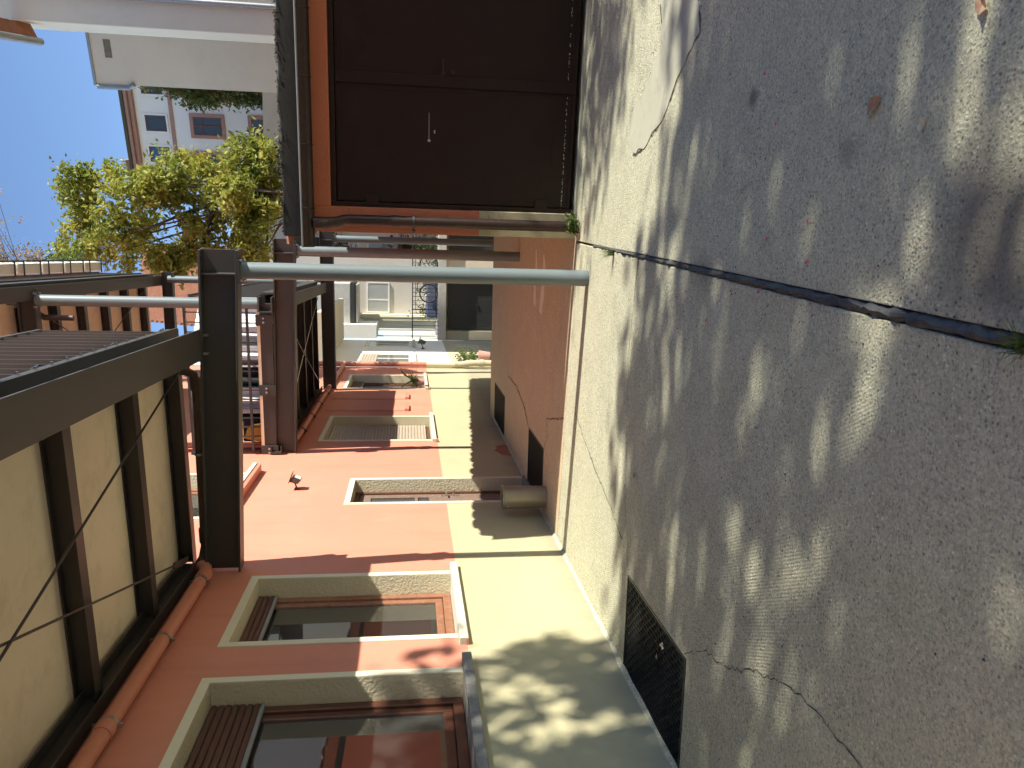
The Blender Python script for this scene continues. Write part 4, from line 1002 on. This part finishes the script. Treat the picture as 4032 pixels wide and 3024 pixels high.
def tuft(loc, label, n, ln, seed):
    rr = random.Random(seed); mb = MB()
    for i in range(n):
        a = rr.uniform(0, 2 * math.pi); l_ = ln * rr.uniform(.4, 1.1); lean = rr.uniform(.2, 1.0); o = len(mb.v)
        b = Vector(loc) + Vector((rr.uniform(-.02, .02), rr.uniform(-.02, .02), 0)); lat = Vector((-math.sin(a), math.cos(a), 0)) * .0022
        for k in range(4):
            t = k / 3; p = b + Vector((math.cos(a) * l_ * t * t * lean, math.sin(a) * l_ * t * t * lean, l_ * t * (1 - .35 * t * lean)))
            mb.v += [tuple(p - lat * (1 - t * .8)), tuple(p + lat * (1 - t * .8))]
        for k in range(3): mb.f.append((o + 2 * k, o + 2 * k + 1, o + 2 * k + 3, o + 2 * k + 2))
    return tag(part('grass_tuft', mb, 'leaf_fresh'), label, 'weed')
tuft((.07, 6.02, 0), 'small grass tuft growing in the dark joint near the post', 60, .15, 1)
tuft((-.19, 1.80, 0), 'grass tuft in the joint at the right picture edge', 70, .09, 2)
wd = leaves_mesh([tuple(G(.15 + rng.normal(0, .05), -.16 + rng.normal(0, .03), .03 + abs(rng.normal(0, .04)))) for _ in range(26)], 6, (.018, .018, .015), .045, rng)
tag(part('weed', wd, 'leaf_fresh'), 'leafy weed at the foot of the garage downpipe', 'weed')

# fallen leaves and petals
def curled_leaf(loc, s_, rot, mat, label, name='fallen_leaf', cat='leaf', group='leaves on the paving'):
    rr = random.Random(int(loc[0] * 1000 + loc[1] * 77)); mb = MB(); n = 5; out = [(0, -.5), (.22, -.3), (.36, .0), (.22, .3), (0, .55), (-.22, .3), (-.36, 0), (-.22, -.3)]
    ca, sa = math.cos(rot), math.sin(rot)
    mb.v.append((loc[0], loc[1], loc[2] + s_ * .05))
    for a, b in out:
        a *= s_ * rr.uniform(.8, 1.2); b *= s_ * rr.uniform(.9, 1.15)
        mb.v.append((loc[0] + a * ca - b * sa, loc[1] + a * sa + b * ca, loc[2] + s_ * rr.uniform(.06, .34)))
    mb.f = [(0, i + 1, (i + 1) % 8 + 1) for i in range(8)]
    o = part(name, mb, mat); return tag(o, label, cat, group)
curled_leaf((.56, 2.60, .003), .075, .6, 'dry_leaf', 'large curled brown leaf on the right paving slab')
curled_leaf((.45, 2.33, .003), .045, 1.3, 'pale_leaf', 'pale oval leaf closer to the picture edge than the brown one')
curled_leaf((.74, 2.12, .003), .07, 2.0, 'dry_leaf', 'brown leaf in the top right picture corner on the paving')
curled_leaf((-2.38, 4.35, .003), .06, .3, 'pale_leaf', 'pale torn leaf lying on the nearest grate')
curled_leaf((-2.5, 4.45, .003), .045, 1.8, 'dry_leaf', 'small rusty leaf beside the pale leaf on the nearest grate')
curled_leaf((-1.95, 4.35, .003), .03, .9, 'pale_leaf', 'small pale leaf on the paving beside the nearest grate')
curled_leaf((1.42, 7.36, .003), .06, .2, 'dry_leaf', 'dry leaf below the garage door centre strip')
curled_leaf((-1.5, 5.15, .003), .05, 2.4, 'dry_leaf', 'brown leaf on the slab before the lit strip')
pr_ = random.Random(5)
for i, (x, y) in enumerate(((.18, 3.0), (.62, 3.35), (.86, 3.5), (.66, 4.1), (.12, 3.35), (-.12, 3.4), (-.3, 4.0), (-.45, 3.5), (1.0, 4.05), (-.9, 4.2), (.02, 2.98), (.5, 3.9), (-.2, 4.5), (.3, 4.6))):
    curled_leaf((x, y, .002), pr_.uniform(.014, .024), pr_.uniform(0, 6), 'petal', 'tiny pink petal lying on the paving', 'fallen_petal', 'petal', 'pink petals strewn over the paving')

# ------------------------------------------------------------------ white house behind the salmon one
wh = empty('white_house', (-3, 24.6, -2), 'white and olive house beyond the corner downpipe', 'house')
part('upper_wall', MB().box(-8, -3.005, 21.3, 28.0, .42, 7.5), 'white_wall', wh)
part('lower_wall', MB().box(-8, -3.0, 21.3, 28.0, -2.6, .4195), 'olive_wall', wh)
part('roof_slab', MB().box(-3.0045, -1.55, 21.4, 28.3, 3.95, 4.12), 'cream_wall', wh, bevel=.01)
part('downpipe', MB().tube([(-2.95, 21.42, 3.94), (-2.95, 21.42, .5)], .06, 14), 'white_paint', wh, smooth=True)
for (ya, yb), lab in (((21.9, 23.9), 'sunny white window with shutter'), ((25.9, 27.6), 'narrow shaded white window')):
    w = part('window', frame_ring(ya, yb, 1.5, 3.1, .07, -3.02, -2.985), 'cream_wall', wh); w['label'] = lab
    part('sill', MB().box(-3.0, -2.93, ya - .1, yb + .1, 1.4, 1.4995), 'concrete_grey', w)
    part('frame', frame_ring(ya + .07, (ya + yb) / 2, 1.57, 3.03, .05, -3.004, -2.992), 'white_paint', w)
    part('frame', frame_ring((ya + yb) / 2, yb - .07, 1.57, 3.03, .05, -3.004, -2.992), 'white_paint', w)
    part('pane', MB().box(-3.004, -3.0, ya + .12, yb - .12, 1.6, 3.0), 'dark_glass', w)
    if ya < 24: slats(w, ya + .09, yb - .09, 2.55, 3.02, .08, -2.984, 'slat_grey')
for ya, yb in ((26.75, 27.15), (25.3, 25.8)): pass
for (ya, yb, za, zb), m_ in (((25.6, 26.7, -.8, .05), 'olive_wall'), ((23.0, 23.9, -.85, .05), 'far_door'), ((22.3, 22.8, -.85, .03), 'olive_wall')):
    w = part('low_window', frame_ring(ya, yb, za, zb, .04, -3.01, -2.99), 'olive_wall', wh)
    part('shutter', MB().box(-2.9995, -2.996, ya + .04, yb - .04, za + .04, zb - .04), m_ if m_ != 'olive_wall' else 'concrete_grey', w)
    if m_ == 'far_door':
        for k in range(4):
            part('bar', MB().box(-2.995, -2.985, ya + .05, yb - .05, za + .12 + k * .18, za + .14 + k * .18), 'zinc', w)
flood((-3.0, 25.4, 1.16), 'small black floodlight on the white far house', 'iron', 1.25)

# ------------------------------------------------------------------ terrace with garage at the end of the passage
te = empty('terrace_garage', (0, 28.5, -2), 'raised terrace with dark garage doors at the end of the passage', 'terrace')
part('slab', MB().box(-3.0, 5.0, 28.02, 33, .29, .58), 'concrete_grey', te, bevel=.01)
part('wall', MB().box(-3.0, -2.66, 28.3, 28.6, -2.2, .289).box(-.86, -.62, 28.3, 28.6, -2.2, .289).box(1.1, 5, 28.3, 28.6, -2.2, .289).box(-2.6595, 5, 28.61, 28.8, -2.2, .289), 'olive_wall', te)
part('pebble_pillar', MB().box(-.62, -.1, 28.25, 28.58, -2.2, .289), 'beige', te)
def far_door(x0, x1):
    dr_ = part('garage_door', MB().box(x0, x1, 28.42, 28.5, -2.1, .2), 'far_door', te)
    n_ = int((x1 - x0) / .11); first = None
    for i in range(n_):
        x = x0 + .05 + i * (x1 - x0 - .1) / n_
        if first is None: first = part('door_plank', MB().box(x + .008, x + (x1 - x0 - .1) / n_ - .008, 28.405, 28.419, -2.05, .12), 'far_door', dr_); xf = x
        else: clone(first, (x - xf, 0, 0), dr_)
    part('handle', MB().box((x0 + x1) / 2 + .04, (x0 + x1) / 2 + .07, 28.36, 28.404, -.92, -.78).box((x0 + x1) / 2 - .08, (x0 + x1) / 2 + .039, 28.36, 28.38, -.86, -.84), 'iron', dr_)
far_door(-2.64, -.88); far_door(-.08, 1.08)
first = None
for i in range(26):
    x = -2.92 + i * .15
    if first is None: first = part('baluster', MB().box(x - .01, x + .01, 28.08, 28.10, .581, 1.48), 'iron', te)
    else: clone(first, (i * .15, 0, 0), te)
part('top_rail', MB().box(-2.95, 1.0, 28.07, 28.11, 1.4805, 1.52), 'iron', te)
part('mid_rail', MB().box(-1.9, 1.0, 28.101, 28.115, 1.38, 1.40).box(-1.9, 1.0, 28.101, 28.115, .66, .69), 'iron', te)
part('ground_post', MB().box(-1.9, -1.86, 28.03, 28.07, .4, 1.5), 'iron', te)
# bicycle behind the rail
bi = empty('bicycle', (-.8, 28.3, .58), 'bicycle parked behind the terrace railing', 'bicycle')
for cx in (-1.316, -.27):
    w = part('wheel', MB().ring((cx, 28.32, .92), .325, .018, (1, 0, 0), (0, 0, 1), 32, 6), 'rubber', bi, smooth=True)
    part('rim', MB().ring((cx, 28.32, .92), .296, .012, (1, 0, 0), (0, 0, 1), 32, 6), 'chrome', w, smooth=True)
    sp = MB()
    for k in range(14): a = 2 * math.pi * k / 14; sp.tube([(cx, 28.32, .92), (cx + .29 * math.cos(a), 28.32, .92 + .29 * math.sin(a))], .003, 4)
    part('spokes', sp, 'chrome', w)
    part('hub', MB().tube([(cx, 28.27, .92), (cx, 28.37, .92)], .03, 10), 'chrome', w)
part('bike_frame', MB().tube([(-1.316, 28.32, .92), (-1.22, 28.32, 1.35)], .016, 8).tube([(-1.23, 28.32, 1.3), (-.78, 28.32, .88), (-.62, 28.32, 1.33), (-1.22, 28.32, 1.32)], .016, 8).tube([(-.78, 28.32, .88), (-.27, 28.32, .92), (-.63, 28.32, 1.3)], .012, 8), 'iron', bi, smooth=True)
part('handlebar', MB().tube([(-1.15, 28.02 + .04, 1.5), (-1.2, 28.32, 1.47), (-1.15, 28.6, 1.5)], .012, 8), 'chrome', bi, smooth=True)
part('saddle', MB().hexa([(-.74, 28.29, 1.4), (-.48, 28.24, 1.4), (-.48, 28.4, 1.4), (-.74, 28.35, 1.4), (-.74, 28.3, 1.44), (-.48, 28.25, 1.46), (-.48, 28.39, 1.46), (-.74, 28.34, 1.44)]), 'rubber', bi, bevel=.015)
part('crank', MB().ring((-.78, 28.29, .88), .09, .008, (1, 0, 0), (0, 0, 1), 20, 5), 'chrome', bi, smooth=True)
hg = tag(part('hedge', leaves_mesh([(rng.uniform(-2.3, 1.8), 29.2 + rng.normal(0, .2), .6 + abs(rng.normal(0, .35))) for _ in range(260)], 9, (.07, .07, .07), .09, rng), 'leaf_shade'), 'low green hedge behind the terrace railing and bicycle', 'hedge')
tag(part('covered_bench', MB().box(-2.2, -.4, 28.6, 28.95, .581, 1.0), 'blue_tarp', None, bevel=.06), 'blue covered bench behind the bicycle on the terrace', 'bench')

# grey house behind the terrace
gh = empty('grey_house', (0, 31.5, 0), 'grey rendered house with double window behind the terrace', 'house')
mb = MB().box(-2.25, -.1, 31.0, 36, .58, 7.0)
part('wall', mb, 'grey_wall', gh)
w = part('window', frame_ring(-2.25, -1.0, 2.42, 3.28, .06, 30.98, 30.999), 'white_paint', gh) if False else None
def ring_y(x0, x1, z0, z1, t, ya, yb): return MB().box(x0, x0 + t, ya, yb, z0, z1).box(x1 - t, x1, ya, yb, z0, z1).box(x0 + t, x1 - t, ya, yb, z1 - t, z1).box(x0 + t, x1 - t, ya, yb, z0, z0 + t)
def y_window(parent, x0, x1, z0, z1, y, trim_mat, pane_mat, lab=None, mull=None, t=.06, sill=True, slat=False, proud=.05):
    w = part('window', ring_y(x0 - t, x1 + t, z0 - t, z1 + t, t, y - proud, y + .02), trim_mat, parent)
    if lab: w['label'] = lab
    part('pane', MB().box(x0, x1, y - .03, y - .012, z0, z1), pane_mat, w)
    if mull:
        for f in mull: part('mullion', MB().box(x0 + (x1 - x0) * f - .03, x0 + (x1 - x0) * f + .03, y - proud + .005, y - .031, z0, z1), trim_mat, w)
    if slat:
        k = int((z1 - z0) / .085)
        for i in range(k):
            pass
    return w
w = y_window(gh, -2.18, -1.08, 2.45, 3.22, 30.99, 'white_paint', 'blind', 'white double window with grey blinds', mull=(.42,), t=.055)
first = None
for i in range(9):
    z = 2.47 + i * .083
    if first is None: first = part('blind_slat', MB().box(-2.18, -1.08, 30.952, 30.959, z, z + .07), 'blind', w)
    else: clone(first, (0, 0, i * .083), w)
y_window(gh, -1.1, -.5, 4.5, 5.3, 30.99, 'white_paint', 'dark_glass', t=.05)
part('downpipe', MB().tube([(-2.36, 30.4, 3.5), (-2.36, 30.4, .58)], .07, 14), 'olive_wall', gh, smooth=True)
part('side_wall', MB().box(-2.9, -2.26, 30.5, 31.4, .58, 3.45), 'cream_wall', gh)
oc = tag(part('oriel_box', MB().box(-2.5, -1.03, 29.0, 30.4, 3.77, 4.5).box(-2.9, -1.06, 29.05, 30.4, 3.5, 3.58), 'concrete_grey', gh, bevel=.02))
part('oriel_trim', MB().box(-2.55, -.98, 28.95, 30.42, 3.6, 3.765), 'iron', gh, bevel=.02)
wb = part('white_bay', MB().box(-3.0, -2.5, 28.6, 30.3, 2.8, 4.1), 'white_wall', gh, bevel=.01)
for x0 in (-2.95, -2.72): part('bay_post', MB().box(x0, x0 + .07, 28.7, 28.8, .581, 2.799), 'white_wall', gh)
# cream house on the far right seen between the posts
ch = empty('cream_house', (1.5, 34.5, 0), 'cream house with lattice shutters glimpsed between the posts', 'house')
part('wall', MB().box(-.095, 6.5, 34.0, 40, -.5, 7.6), 'beige', ch)
for x0, x1, z0, z1, pm_ in ((-.05, .75, 3.8, 4.9, 'white_paint'), (-.05, .75, 2.45, 3.35, 'blind'), (1.2, 1.9, 2.45, 4.6, 'white_paint'), (.1, .8, .75, 1.9, 'dark_glass'), (1.2, 1.9, 5.2, 6.4, 'dark_glass'), (0, .7, 5.2, 6.4, 'dark_glass')):
    w = y_window(ch, x0, x1, z0, z1, 33.99, 'white_paint', pm_, t=.06)
    if pm_ == 'white_paint':
        lt = MB()
        for i in range(6):
            z = z0 + (z1 - z0) * i / 6; lt.tube([(x0, 33.93, z), (x1, 33.93, z + (z1 - z0) / 6)], .008, 4).tube([(x1, 33.93, z), (x0, 33.93, z + (z1 - z0) / 6)], .008, 4)
        part('lattice', lt, 'iron', w)
part('string_course', MB().box(-.09, 6.5, 33.95, 33.999, 2.1, 2.2).box(-.09, 6.5, 33.95, 33.999, 4.98, 5.06), 'white_paint', ch)
tag(part('climbing_plant', leaves_mesh([(rng.uniform(-.1, .8), 33.8, 2.0 + rng.normal(0, .35)) for _ in range(60)] + [(rng.uniform(.2, .9), 33.8, 4.9 + rng.normal(0, .35)) for _ in range(50)], 8, (.08, .05, .1), .11, rng), 'leaf_dark'), 'dark climbing plant on the cream house front', 'plant')

# ------------------------------------------------------------------ tall beige buildings and apartment block at the upper right
BT = R(17.5)
bex = Vector((math.cos(BT), -math.sin(BT), 0)); bey = Vector((math.sin(BT), math.cos(BT), 0))
def framed(O, bex=bex, bey=bey):
    def f(mb, s0, s1, d0, d1, z0, z1):
        p = lambda s_, d, z: Vector(O) + bex * s_ + bey * d + Vector((0, 0, z))
        return mb.hexa([p(s0, d0, z0), p(s1, d0, z0), p(s1, d1, z0), p(s0, d1, z0), p(s0, d0, z1), p(s1, d0, z1), p(s1, d1, z1), p(s0, d1, z1)])
    return f
k1 = 31 / 22; O1 = Vector((4.18 * k1, 31, 0)); B = framed(O1); zt1 = 1.6 + 8.0 * k1
t1 = empty('beige_building', O1, 'plain beige rear wall with one bare masonry patch', 'building')
part('wall', B(MB(), 0, 9, 0, 9, -2, zt1), 'beige', t1)
part('coping', B(MB(), -.05, 9, -.06, 9.05, zt1 + .001, zt1 + .09), 'zinc', t1)
pm_ = MB(); B(pm_, .9, 1.5, -.012, -.001, zt1 - .68, zt1 - .44); part('masonry_patch', pm_, 'patch', t1)
part('corner_pipe', MB().tube([O1 - bex * .09 - bey * .02 + Vector((0, 0, zt1 - .02)), O1 - bex * .09 - bey * .02 + Vector((0, 0, zt1 - 1.1)), O1 + bex * .05 - bey * .1 + Vector((0, 0, zt1 - 1.3))], .09, 12), 'zinc', t1, smooth=True)
k2 = 23 / 14; O2 = Vector((3.577 * k2, 23, 0)); T2R = R(10.5); cex = Vector((math.cos(T2R), -math.sin(T2R), 0)); cey = Vector((math.sin(T2R), math.cos(T2R), 0)); B2 = framed(O2, cex, cey)
t2 = empty('tall_building', O2, 'taller grey beige building at the right picture edge with a tiled eave', 'building')
part('wall', B2(MB(), 0, 12, 0, 3.3, -2, 16.2), 'beige_grey', t2)
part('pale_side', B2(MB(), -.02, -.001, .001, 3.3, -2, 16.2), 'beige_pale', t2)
def p2w(s_, d, z): return O2 + cex * s_ + cey * d + Vector((0, 0, z))
part('downpipe', MB().tube([p2w(.70, -.08, 3), p2w(.70, -.08, 16)], .07, 12), 'zinc', t2, smooth=True)
part('side_gutter', MB().tube([p2w(-.47, -1.6, 11.75), p2w(-.47, .93, 11.73)], .10, 12), 'zinc', t2, smooth=True)
part('lower_gutter', MB().tube([p2w(-.10, 1.15, 13.0), p2w(-.10, 3.2, 13.05)], .085, 12), 'zinc', t2, smooth=True)
part('eave_board', B2(MB(), -.43, -.40, -1.6, .95, 11.80, 11.90), 'wood', t2)
for i in range(8):
    d_ = -1.6 + i * .31
    o = MB().hexa([p2w(-.40, d_, 11.80), p2w(-.03, d_, 11.95), p2w(-.03, d_ + .29, 11.90), p2w(-.40, d_ + .29, 11.75), p2w(-.40, d_, 11.86), p2w(-.03, d_, 12.01), p2w(-.03, d_ + .29, 11.96), p2w(-.40, d_ + .29, 11.81)])
    part('eave_tile', o, 'clay', t2)
ka = 42 / 36; OA = Vector((2.706 * ka, 42, 0)); BA = framed(OA)
def za(z): return 1.6 + (z - 1.6) * ka
ap = empty('apartment_block', OA, 'pale apartment block with pink cornice behind the trees', 'building')
part('wall', BA(MB(), 0, 16, 0, 10, -2, za(12.9)), 'apt_wall', ap)
part('cornice', BA(MB(), -.25, 16, -.3, 10.2, za(12.9) + .001, za(13.05)), 'pink_trim', ap, bevel=.04)
part('upper_cornice', BA(MB(), -.4, 16, -.5, 10.4, za(13.05) + .001, za(13.18)), 'pink_trim', ap, bevel=.04)
part('roof_gutter', BA(MB(), -.45, 16, -.58, 10.4, za(13.18) + .001, za(13.32)), 'moss', ap, bevel=.03)
part('string_course', BA(MB(), -.05, 16, -.08, -.001, za(11.42), za(11.56)), 'pink_trim', ap)
def a_window(s0, s1, z0, z1, trim, pane, mull=(.5,), transom=None):
    s0 *= ka; s1 *= ka; z0 = za(z0); z1 = za(z1); t = .16 if trim == 'pink_trim' else .08; mb = MB()
    BA(mb, s0 - t, s0, -.07, -.001, z0 - t, z1 + t); BA(mb, s1, s1 + t, -.07, -.001, z0 - t, z1 + t); BA(mb, s0, s1, -.07, -.001, z1, z1 + t); BA(mb, s0, s1, -.1, -.001, z0 - t, z0)
    w = part('window', mb, trim, ap)
    part('pane', BA(MB(), s0, s1, -.03, -.012, z0, z1), pane, w)
    for f in mull:
        c = s0 + (s1 - s0) * f; part('mullion', BA(MB(), c - .05, c + .05, -.06, -.031, z0, z1), 'wood', w)
    mb = MB(); BA(mb, s0, s0 + .06, -.055, -.0305, z0, z1); BA(mb, s1 - .06, s1, -.055, -.0305, z0, z1); BA(mb, s0 + .06, s1 - .06, -.055, -.0305, z1 - .06, z1); BA(mb, s0 + .06, s1 - .06, -.055, -.0305, z0, z0 + .06)
    part('frame', mb, 'wood', w)
    if transom: part('transom', BA(MB(), s0 + .06, s1 - .06, -.05, -.0312, z0 + (z1 - z0) * transom - .04, z0 + (z1 - z0) * transom + .04), 'wood', w)
skyp = paint('painted_sky_pane', (0.06, 0.11, 0.20), rough=0.04, var=0.05, bs=0)  # sky reflection painted into the pane as a blue base colour
for s0, s1 in ((2.33, 2.97), (1.06, 1.7), (3.8, 4.4)): a_window(s0, s1, 11.72, 12.56, 'apt_wall', 'dark_glass' if s0 > 2 else skyp, ())
for s0, s1, z0, z1 in ((2.25, 2.98, 9.5, 10.65), (.8, 1.45, 9.5, 10.65), (2.3, 3.0, 7.15, 8.28), (.8, 1.45, 7.15, 8.28), (3.8, 4.5, 9.5, 10.65)): a_window(s0, s1, z0, z1, 'pink_trim', 'dark_glass', (.5,), .68)
for s0 in (.45, ):
    part('chimney', BA(MB(), s0 * ka, (s0 + .55) * ka, .5, 1.3, za(13.0), za(13.75)), 'clay', ap)
    pots = MB()
    for i in range(3): c = OA + bex * ((s0 + .1 + i * .17) * ka) + bey * .9; pots.tube([c + Vector((0, 0, za(13.75))), c + Vector((0, 0, za(13.75) + .35))], .08, 10)
    part('chimney_pots', pots, 'concrete_grey', ap)
# small house with fish-scale tile roof beyond the upper balcony
rh = empty('tiled_house', (-.6, 31, 8), 'red fish scale tiled roof glimpsed beyond the upper balcony', 'house')
part('wall', MB().box(-3.2, .05, 36.2, 40, -2, 10.4), 'apt_wall', rh)
part('roof', MB().hexa([(-3.4, 35.9, 10.4), (.2, 35.9, 10.4), (.2, 39.5, 10.4), (-3.4, 39.5, 10.4), (-3.4, 38.9, 14.2), (.2, 38.9, 14.2), (.2, 39.5, 14.2), (-3.4, 39.5, 14.2)]), 'clay', rh)
tl = MB(); sl = Vector((0, 3.0, 3.8)).normalized(); nrm = Vector((0, -3.8, 3.0)).normalized()
for j in range(26):
    for i in range(20):
        c = Vector((-3.3 + i * .18 + (.09 if j % 2 else 0), 35.9, 10.4)) + sl * (j * .18) + nrm * .012
        if c.x > .1: continue
        o = len(tl.v)
        for a, b in ((-.085, .14), (.085, .14), (.085, -.02), (.05, -.07), (0, -.09), (-.05, -.07), (-.085, -.02)): tl.v.append(tuple(c + Vector((a, 0, 0)) + sl * b + nrm * (.03 - .2 * (b + .09) * .15)))
        tl.f.append(tuple(o + k for k in range(7)))
tag(part('scale_tiles', tl, 'clay', rh), kind='stuff')

# ------------------------------------------------------------------ trees
def tree(base, trunk_top, r_tr, blobs, n_cl, per, spread, leaf, mat, label, seed, name='broadleaf_tree', cat='tree', limbs=26, shell=0.55):
    rg = np.random.default_rng(seed); rr = random.Random(seed)
    e = empty(name, base, label, cat)
    vol = np.array([b[3] * b[4] * b[5] for b in blobs]); pick = rg.choice(len(blobs), n_cl, p=vol / vol.sum())
    cs = []
    for i in pick:
        b = blobs[i]; d = rg.normal(0, 1, 3); d /= np.linalg.norm(d)
        r_ = shell + (1 - shell) * rg.random() if rg.random() < .72 else rg.random() ** .5
        cs.append((b[0] + d[0] * b[3] * r_, b[1] + d[1] * b[4] * r_, b[2] + d[2] * b[5] * r_))
    part('crown', leaves_mesh(cs, per, spread, leaf, rg), mat, e)
    tb, tt = Vector(base), Vector(trunk_top)
    mb = MB(); pts = [tb + (tt - tb) * (k / 6) + Vector((rr.uniform(-.06, .06), rr.uniform(-.06, .06), 0)) * (k > 0) for k in range(7)]
    mb.tube(pts, [r_tr * (1.25 if k == 0 else 1 - .09 * k) for k in range(7)], 12)
    part('trunk', mb, 'bark', e, smooth=True)
    lb = MB()
    for c in rr.sample(cs, min(limbs, len(cs))):
        c = Vector(c); s0 = pts[rr.randint(3, 6)]
        mid = s0 + (c - s0) * .5 + Vector((rr.uniform(-.2, .2), rr.uniform(-.2, .2), rr.uniform(-.1, .35)))
        r0 = r_tr * rr.uniform(.18, .4); lb.tube([s0, s0 + (mid - s0) * .5 + Vector((0, 0, .08)), mid, mid + (c - mid) * .6, c], [r0, r0 * .75, r0 * .5, r0 * .28, .008], 7, cap=False)
    part('limbs', lb, 'bark', e, smooth=True)
    return e
ASH = [(1.3, 18.48, 8.82, 0.37, 0.48, 0.37), (0.72, 18.97, 9.0, 0.47, 0.61, 0.47), (0.08, 18.69, 9.19, 0.37, 0.48, 0.37), (-0.37, 19.07, 9.26, 0.31, 0.41, 0.31), (1.48, 19.1, 8.4, 0.41, 0.53, 0.41), (0.88, 18.2, 7.9, 0.48, 0.62, 0.48), (0.1, 18.12, 8.13, 0.42, 0.54, 0.42),
       (0.49, 19.44, 7.85, 0.48, 0.63, 0.48), (1.24, 18.51, 7.51, 0.37, 0.48, 0.37), (1.37, 18.47, 6.96, 0.49, 0.63, 0.49), (1.99, 19.69, 7.11, 0.42, 0.55, 0.42), (-0.09, 18.85, 7.24, 0.44, 0.57, 0.44), (1.76, 19.44, 6.48, 0.51, 0.67, 0.51), (0.8, 18.86, 6.32, 0.53, 0.69, 0.53), (2.15, 19.12, 5.77, 0.44, 0.57, 0.44),
       (1.35, 18.34, 5.51, 0.48, 0.63, 0.48), (2.41, 19.12, 5.14, 0.38, 0.49, 0.38), (1.82, 19.49, 5.11, 0.51, 0.67, 0.51), (0.66, 18.94, 5.32, 0.53, 0.69, 0.53), (1.16, 19.29, 4.91, 0.51, 0.66, 0.51), (-0.06, 19.17, 5.97, 0.47, 0.62, 0.47), (2.46, 18.2, 4.75, 0.33, 0.43, 0.33), (0.16, 19.31, 6.68, 0.48, 0.62, 0.48), (-0.31, 19.05, 6.86, 0.38, 0.49, 0.38),
       (0.08, 18.58, 5.15, 0.43, 0.56, 0.43), (-0.12, 18.15, 8.46, 0.36, 0.47, 0.36), (-0.17, 19.48, 7.95, 0.35, 0.46, 0.35)]
tree((1.9, 19.6, -.9), (1.1, 19.0, 6.0), .17, ASH, 340, 54, (.13, .13, .11), .145, 'leaf_ash', 'big yellow green tree rising behind the garage roof', 21, limbs=30)
tree((8.2, 36.5, -1.5), (7.6, 36.2, 8.5), .2, [(7.3, 36, 12.4, .6, .8, 1.3), (6.9, 36, 10.4, .75, .9, 1.5), (6.8, 36, 8.8, .6, .8, 1.2)],
     150, 60, (.18, .18, .24), .19, 'leaf_mid', 'darker drooping tree against the beige building edge', 22, limbs=24)
tree((6.5, 55, -1.5), (6.5, 55, 12), .3, [(6.2, 55, 17.0, 2.6, 1.5, 1.3), (4.2, 55, 17.3, 1.0, 1.2, 1.6), (9, 55, 17.0, 2.5, 1.5, 1.4)], 150, 40, (.35, .35, .3), .25, 'leaf_dark', 'treetop showing above the apartment block roof', 23, limbs=14)
tree((2.6, 33, -1), (3.0, 33, 5), .2, [(3.2, 32, 7.4, 1.2, 1.0, 1.3), (2.2, 32, 6.6, 1.0, 1.0, 1.2)], 90, 45, (.2, .2, .2), .13, 'leaf_dark', 'dark leafy tree low behind the big yellow green one', 24, limbs=12)
# the courtyard trees beside the camera that throw the dappled shade
def along_sun(x, y, t):
    return (x + t, y - .2 * t, .61 * t)
def shade_blobs(lst, t):
    return [(*[a + b for a, b in zip(along_sun(x, y, t), (0, 0, dz))], rx, ry, rz) for x, y, dz, rx, ry, rz in lst]
tree((14.3, .5, 0), (12.6, .8, 5.8), .2, shade_blobs([(-.6, 3.3, 0, 1.9, 2.2, 2.1), (-.3, 1.0, 0, 2.0, 2.2, 2.1), (-.2, 4.3, 0, 1.7, 1.3, 1.7), (-3.0, 4.1, .3, 1.5, 2.0, 1.5), (-3.6, 3.0, .2, 1.2, 1.8, 1.2), (-4.7, 3.9, .1, 1.2, 2.0, 1.1), (2.4, 3.2, -.2, 1.5, 2.2, 1.3), (1.4, 6.0, -.3, 1.0, .5, .4)], 11.3),
     395, 21, (.2, .2, .18), .26, 'leaf_shade', 'courtyard tree standing right of the camera outside the picture', 31, limbs=22)
tree((10.6, 7.6, 0), (10.2, 7.2, 3.6), .13, [(9.6, 6.7, 5.2, 1.3, 1.1, 1.6), (9.8, 7.6, 6.2, 1.2, 1.2, 1.6), (9.3, 5.8, 4.4, .9, .9, 1.0)] + shade_blobs([(1.8, 6.35, -.3, 1.1, .6, .6), (.7, 6.75, -.3, 1.0, .4, .5)], 9.5),
     240, 45, (.2, .2, .18), .12, 'leaf_shade', 'smaller courtyard tree right of the garage front outside the picture', 32, limbs=16)
# unseen house added behind the camera to cut the sky light
rear = empty('added_rear_house', (2, -12, 0), 'unseen pale salmon house added behind the camera to block sky light', 'house')
part('wall', MB().box(-9, 18, -18, -9.5, -.3, 12.5), 'salmon_render', rear)
part('plinth', MB().box(-9, 18, -9.499, -9.46, -.3, 1.1), 'cream_wall', rear)
for x0 in (-5.5, -2, 1.5, 5, 8.5, 12):
    for z0 in (1.5, 5.0, 8.5):
        w = part('window', ring_y(x0, x0 + 1.5, z0, z0 + 1.9, .1, -9.5, -9.44), 'trim', rear)
        part('pane', MB().box(x0 + .1, x0 + 1.4, -9.499, -9.47, z0 + .1, z0 + 1.8), 'dark_glass', w)
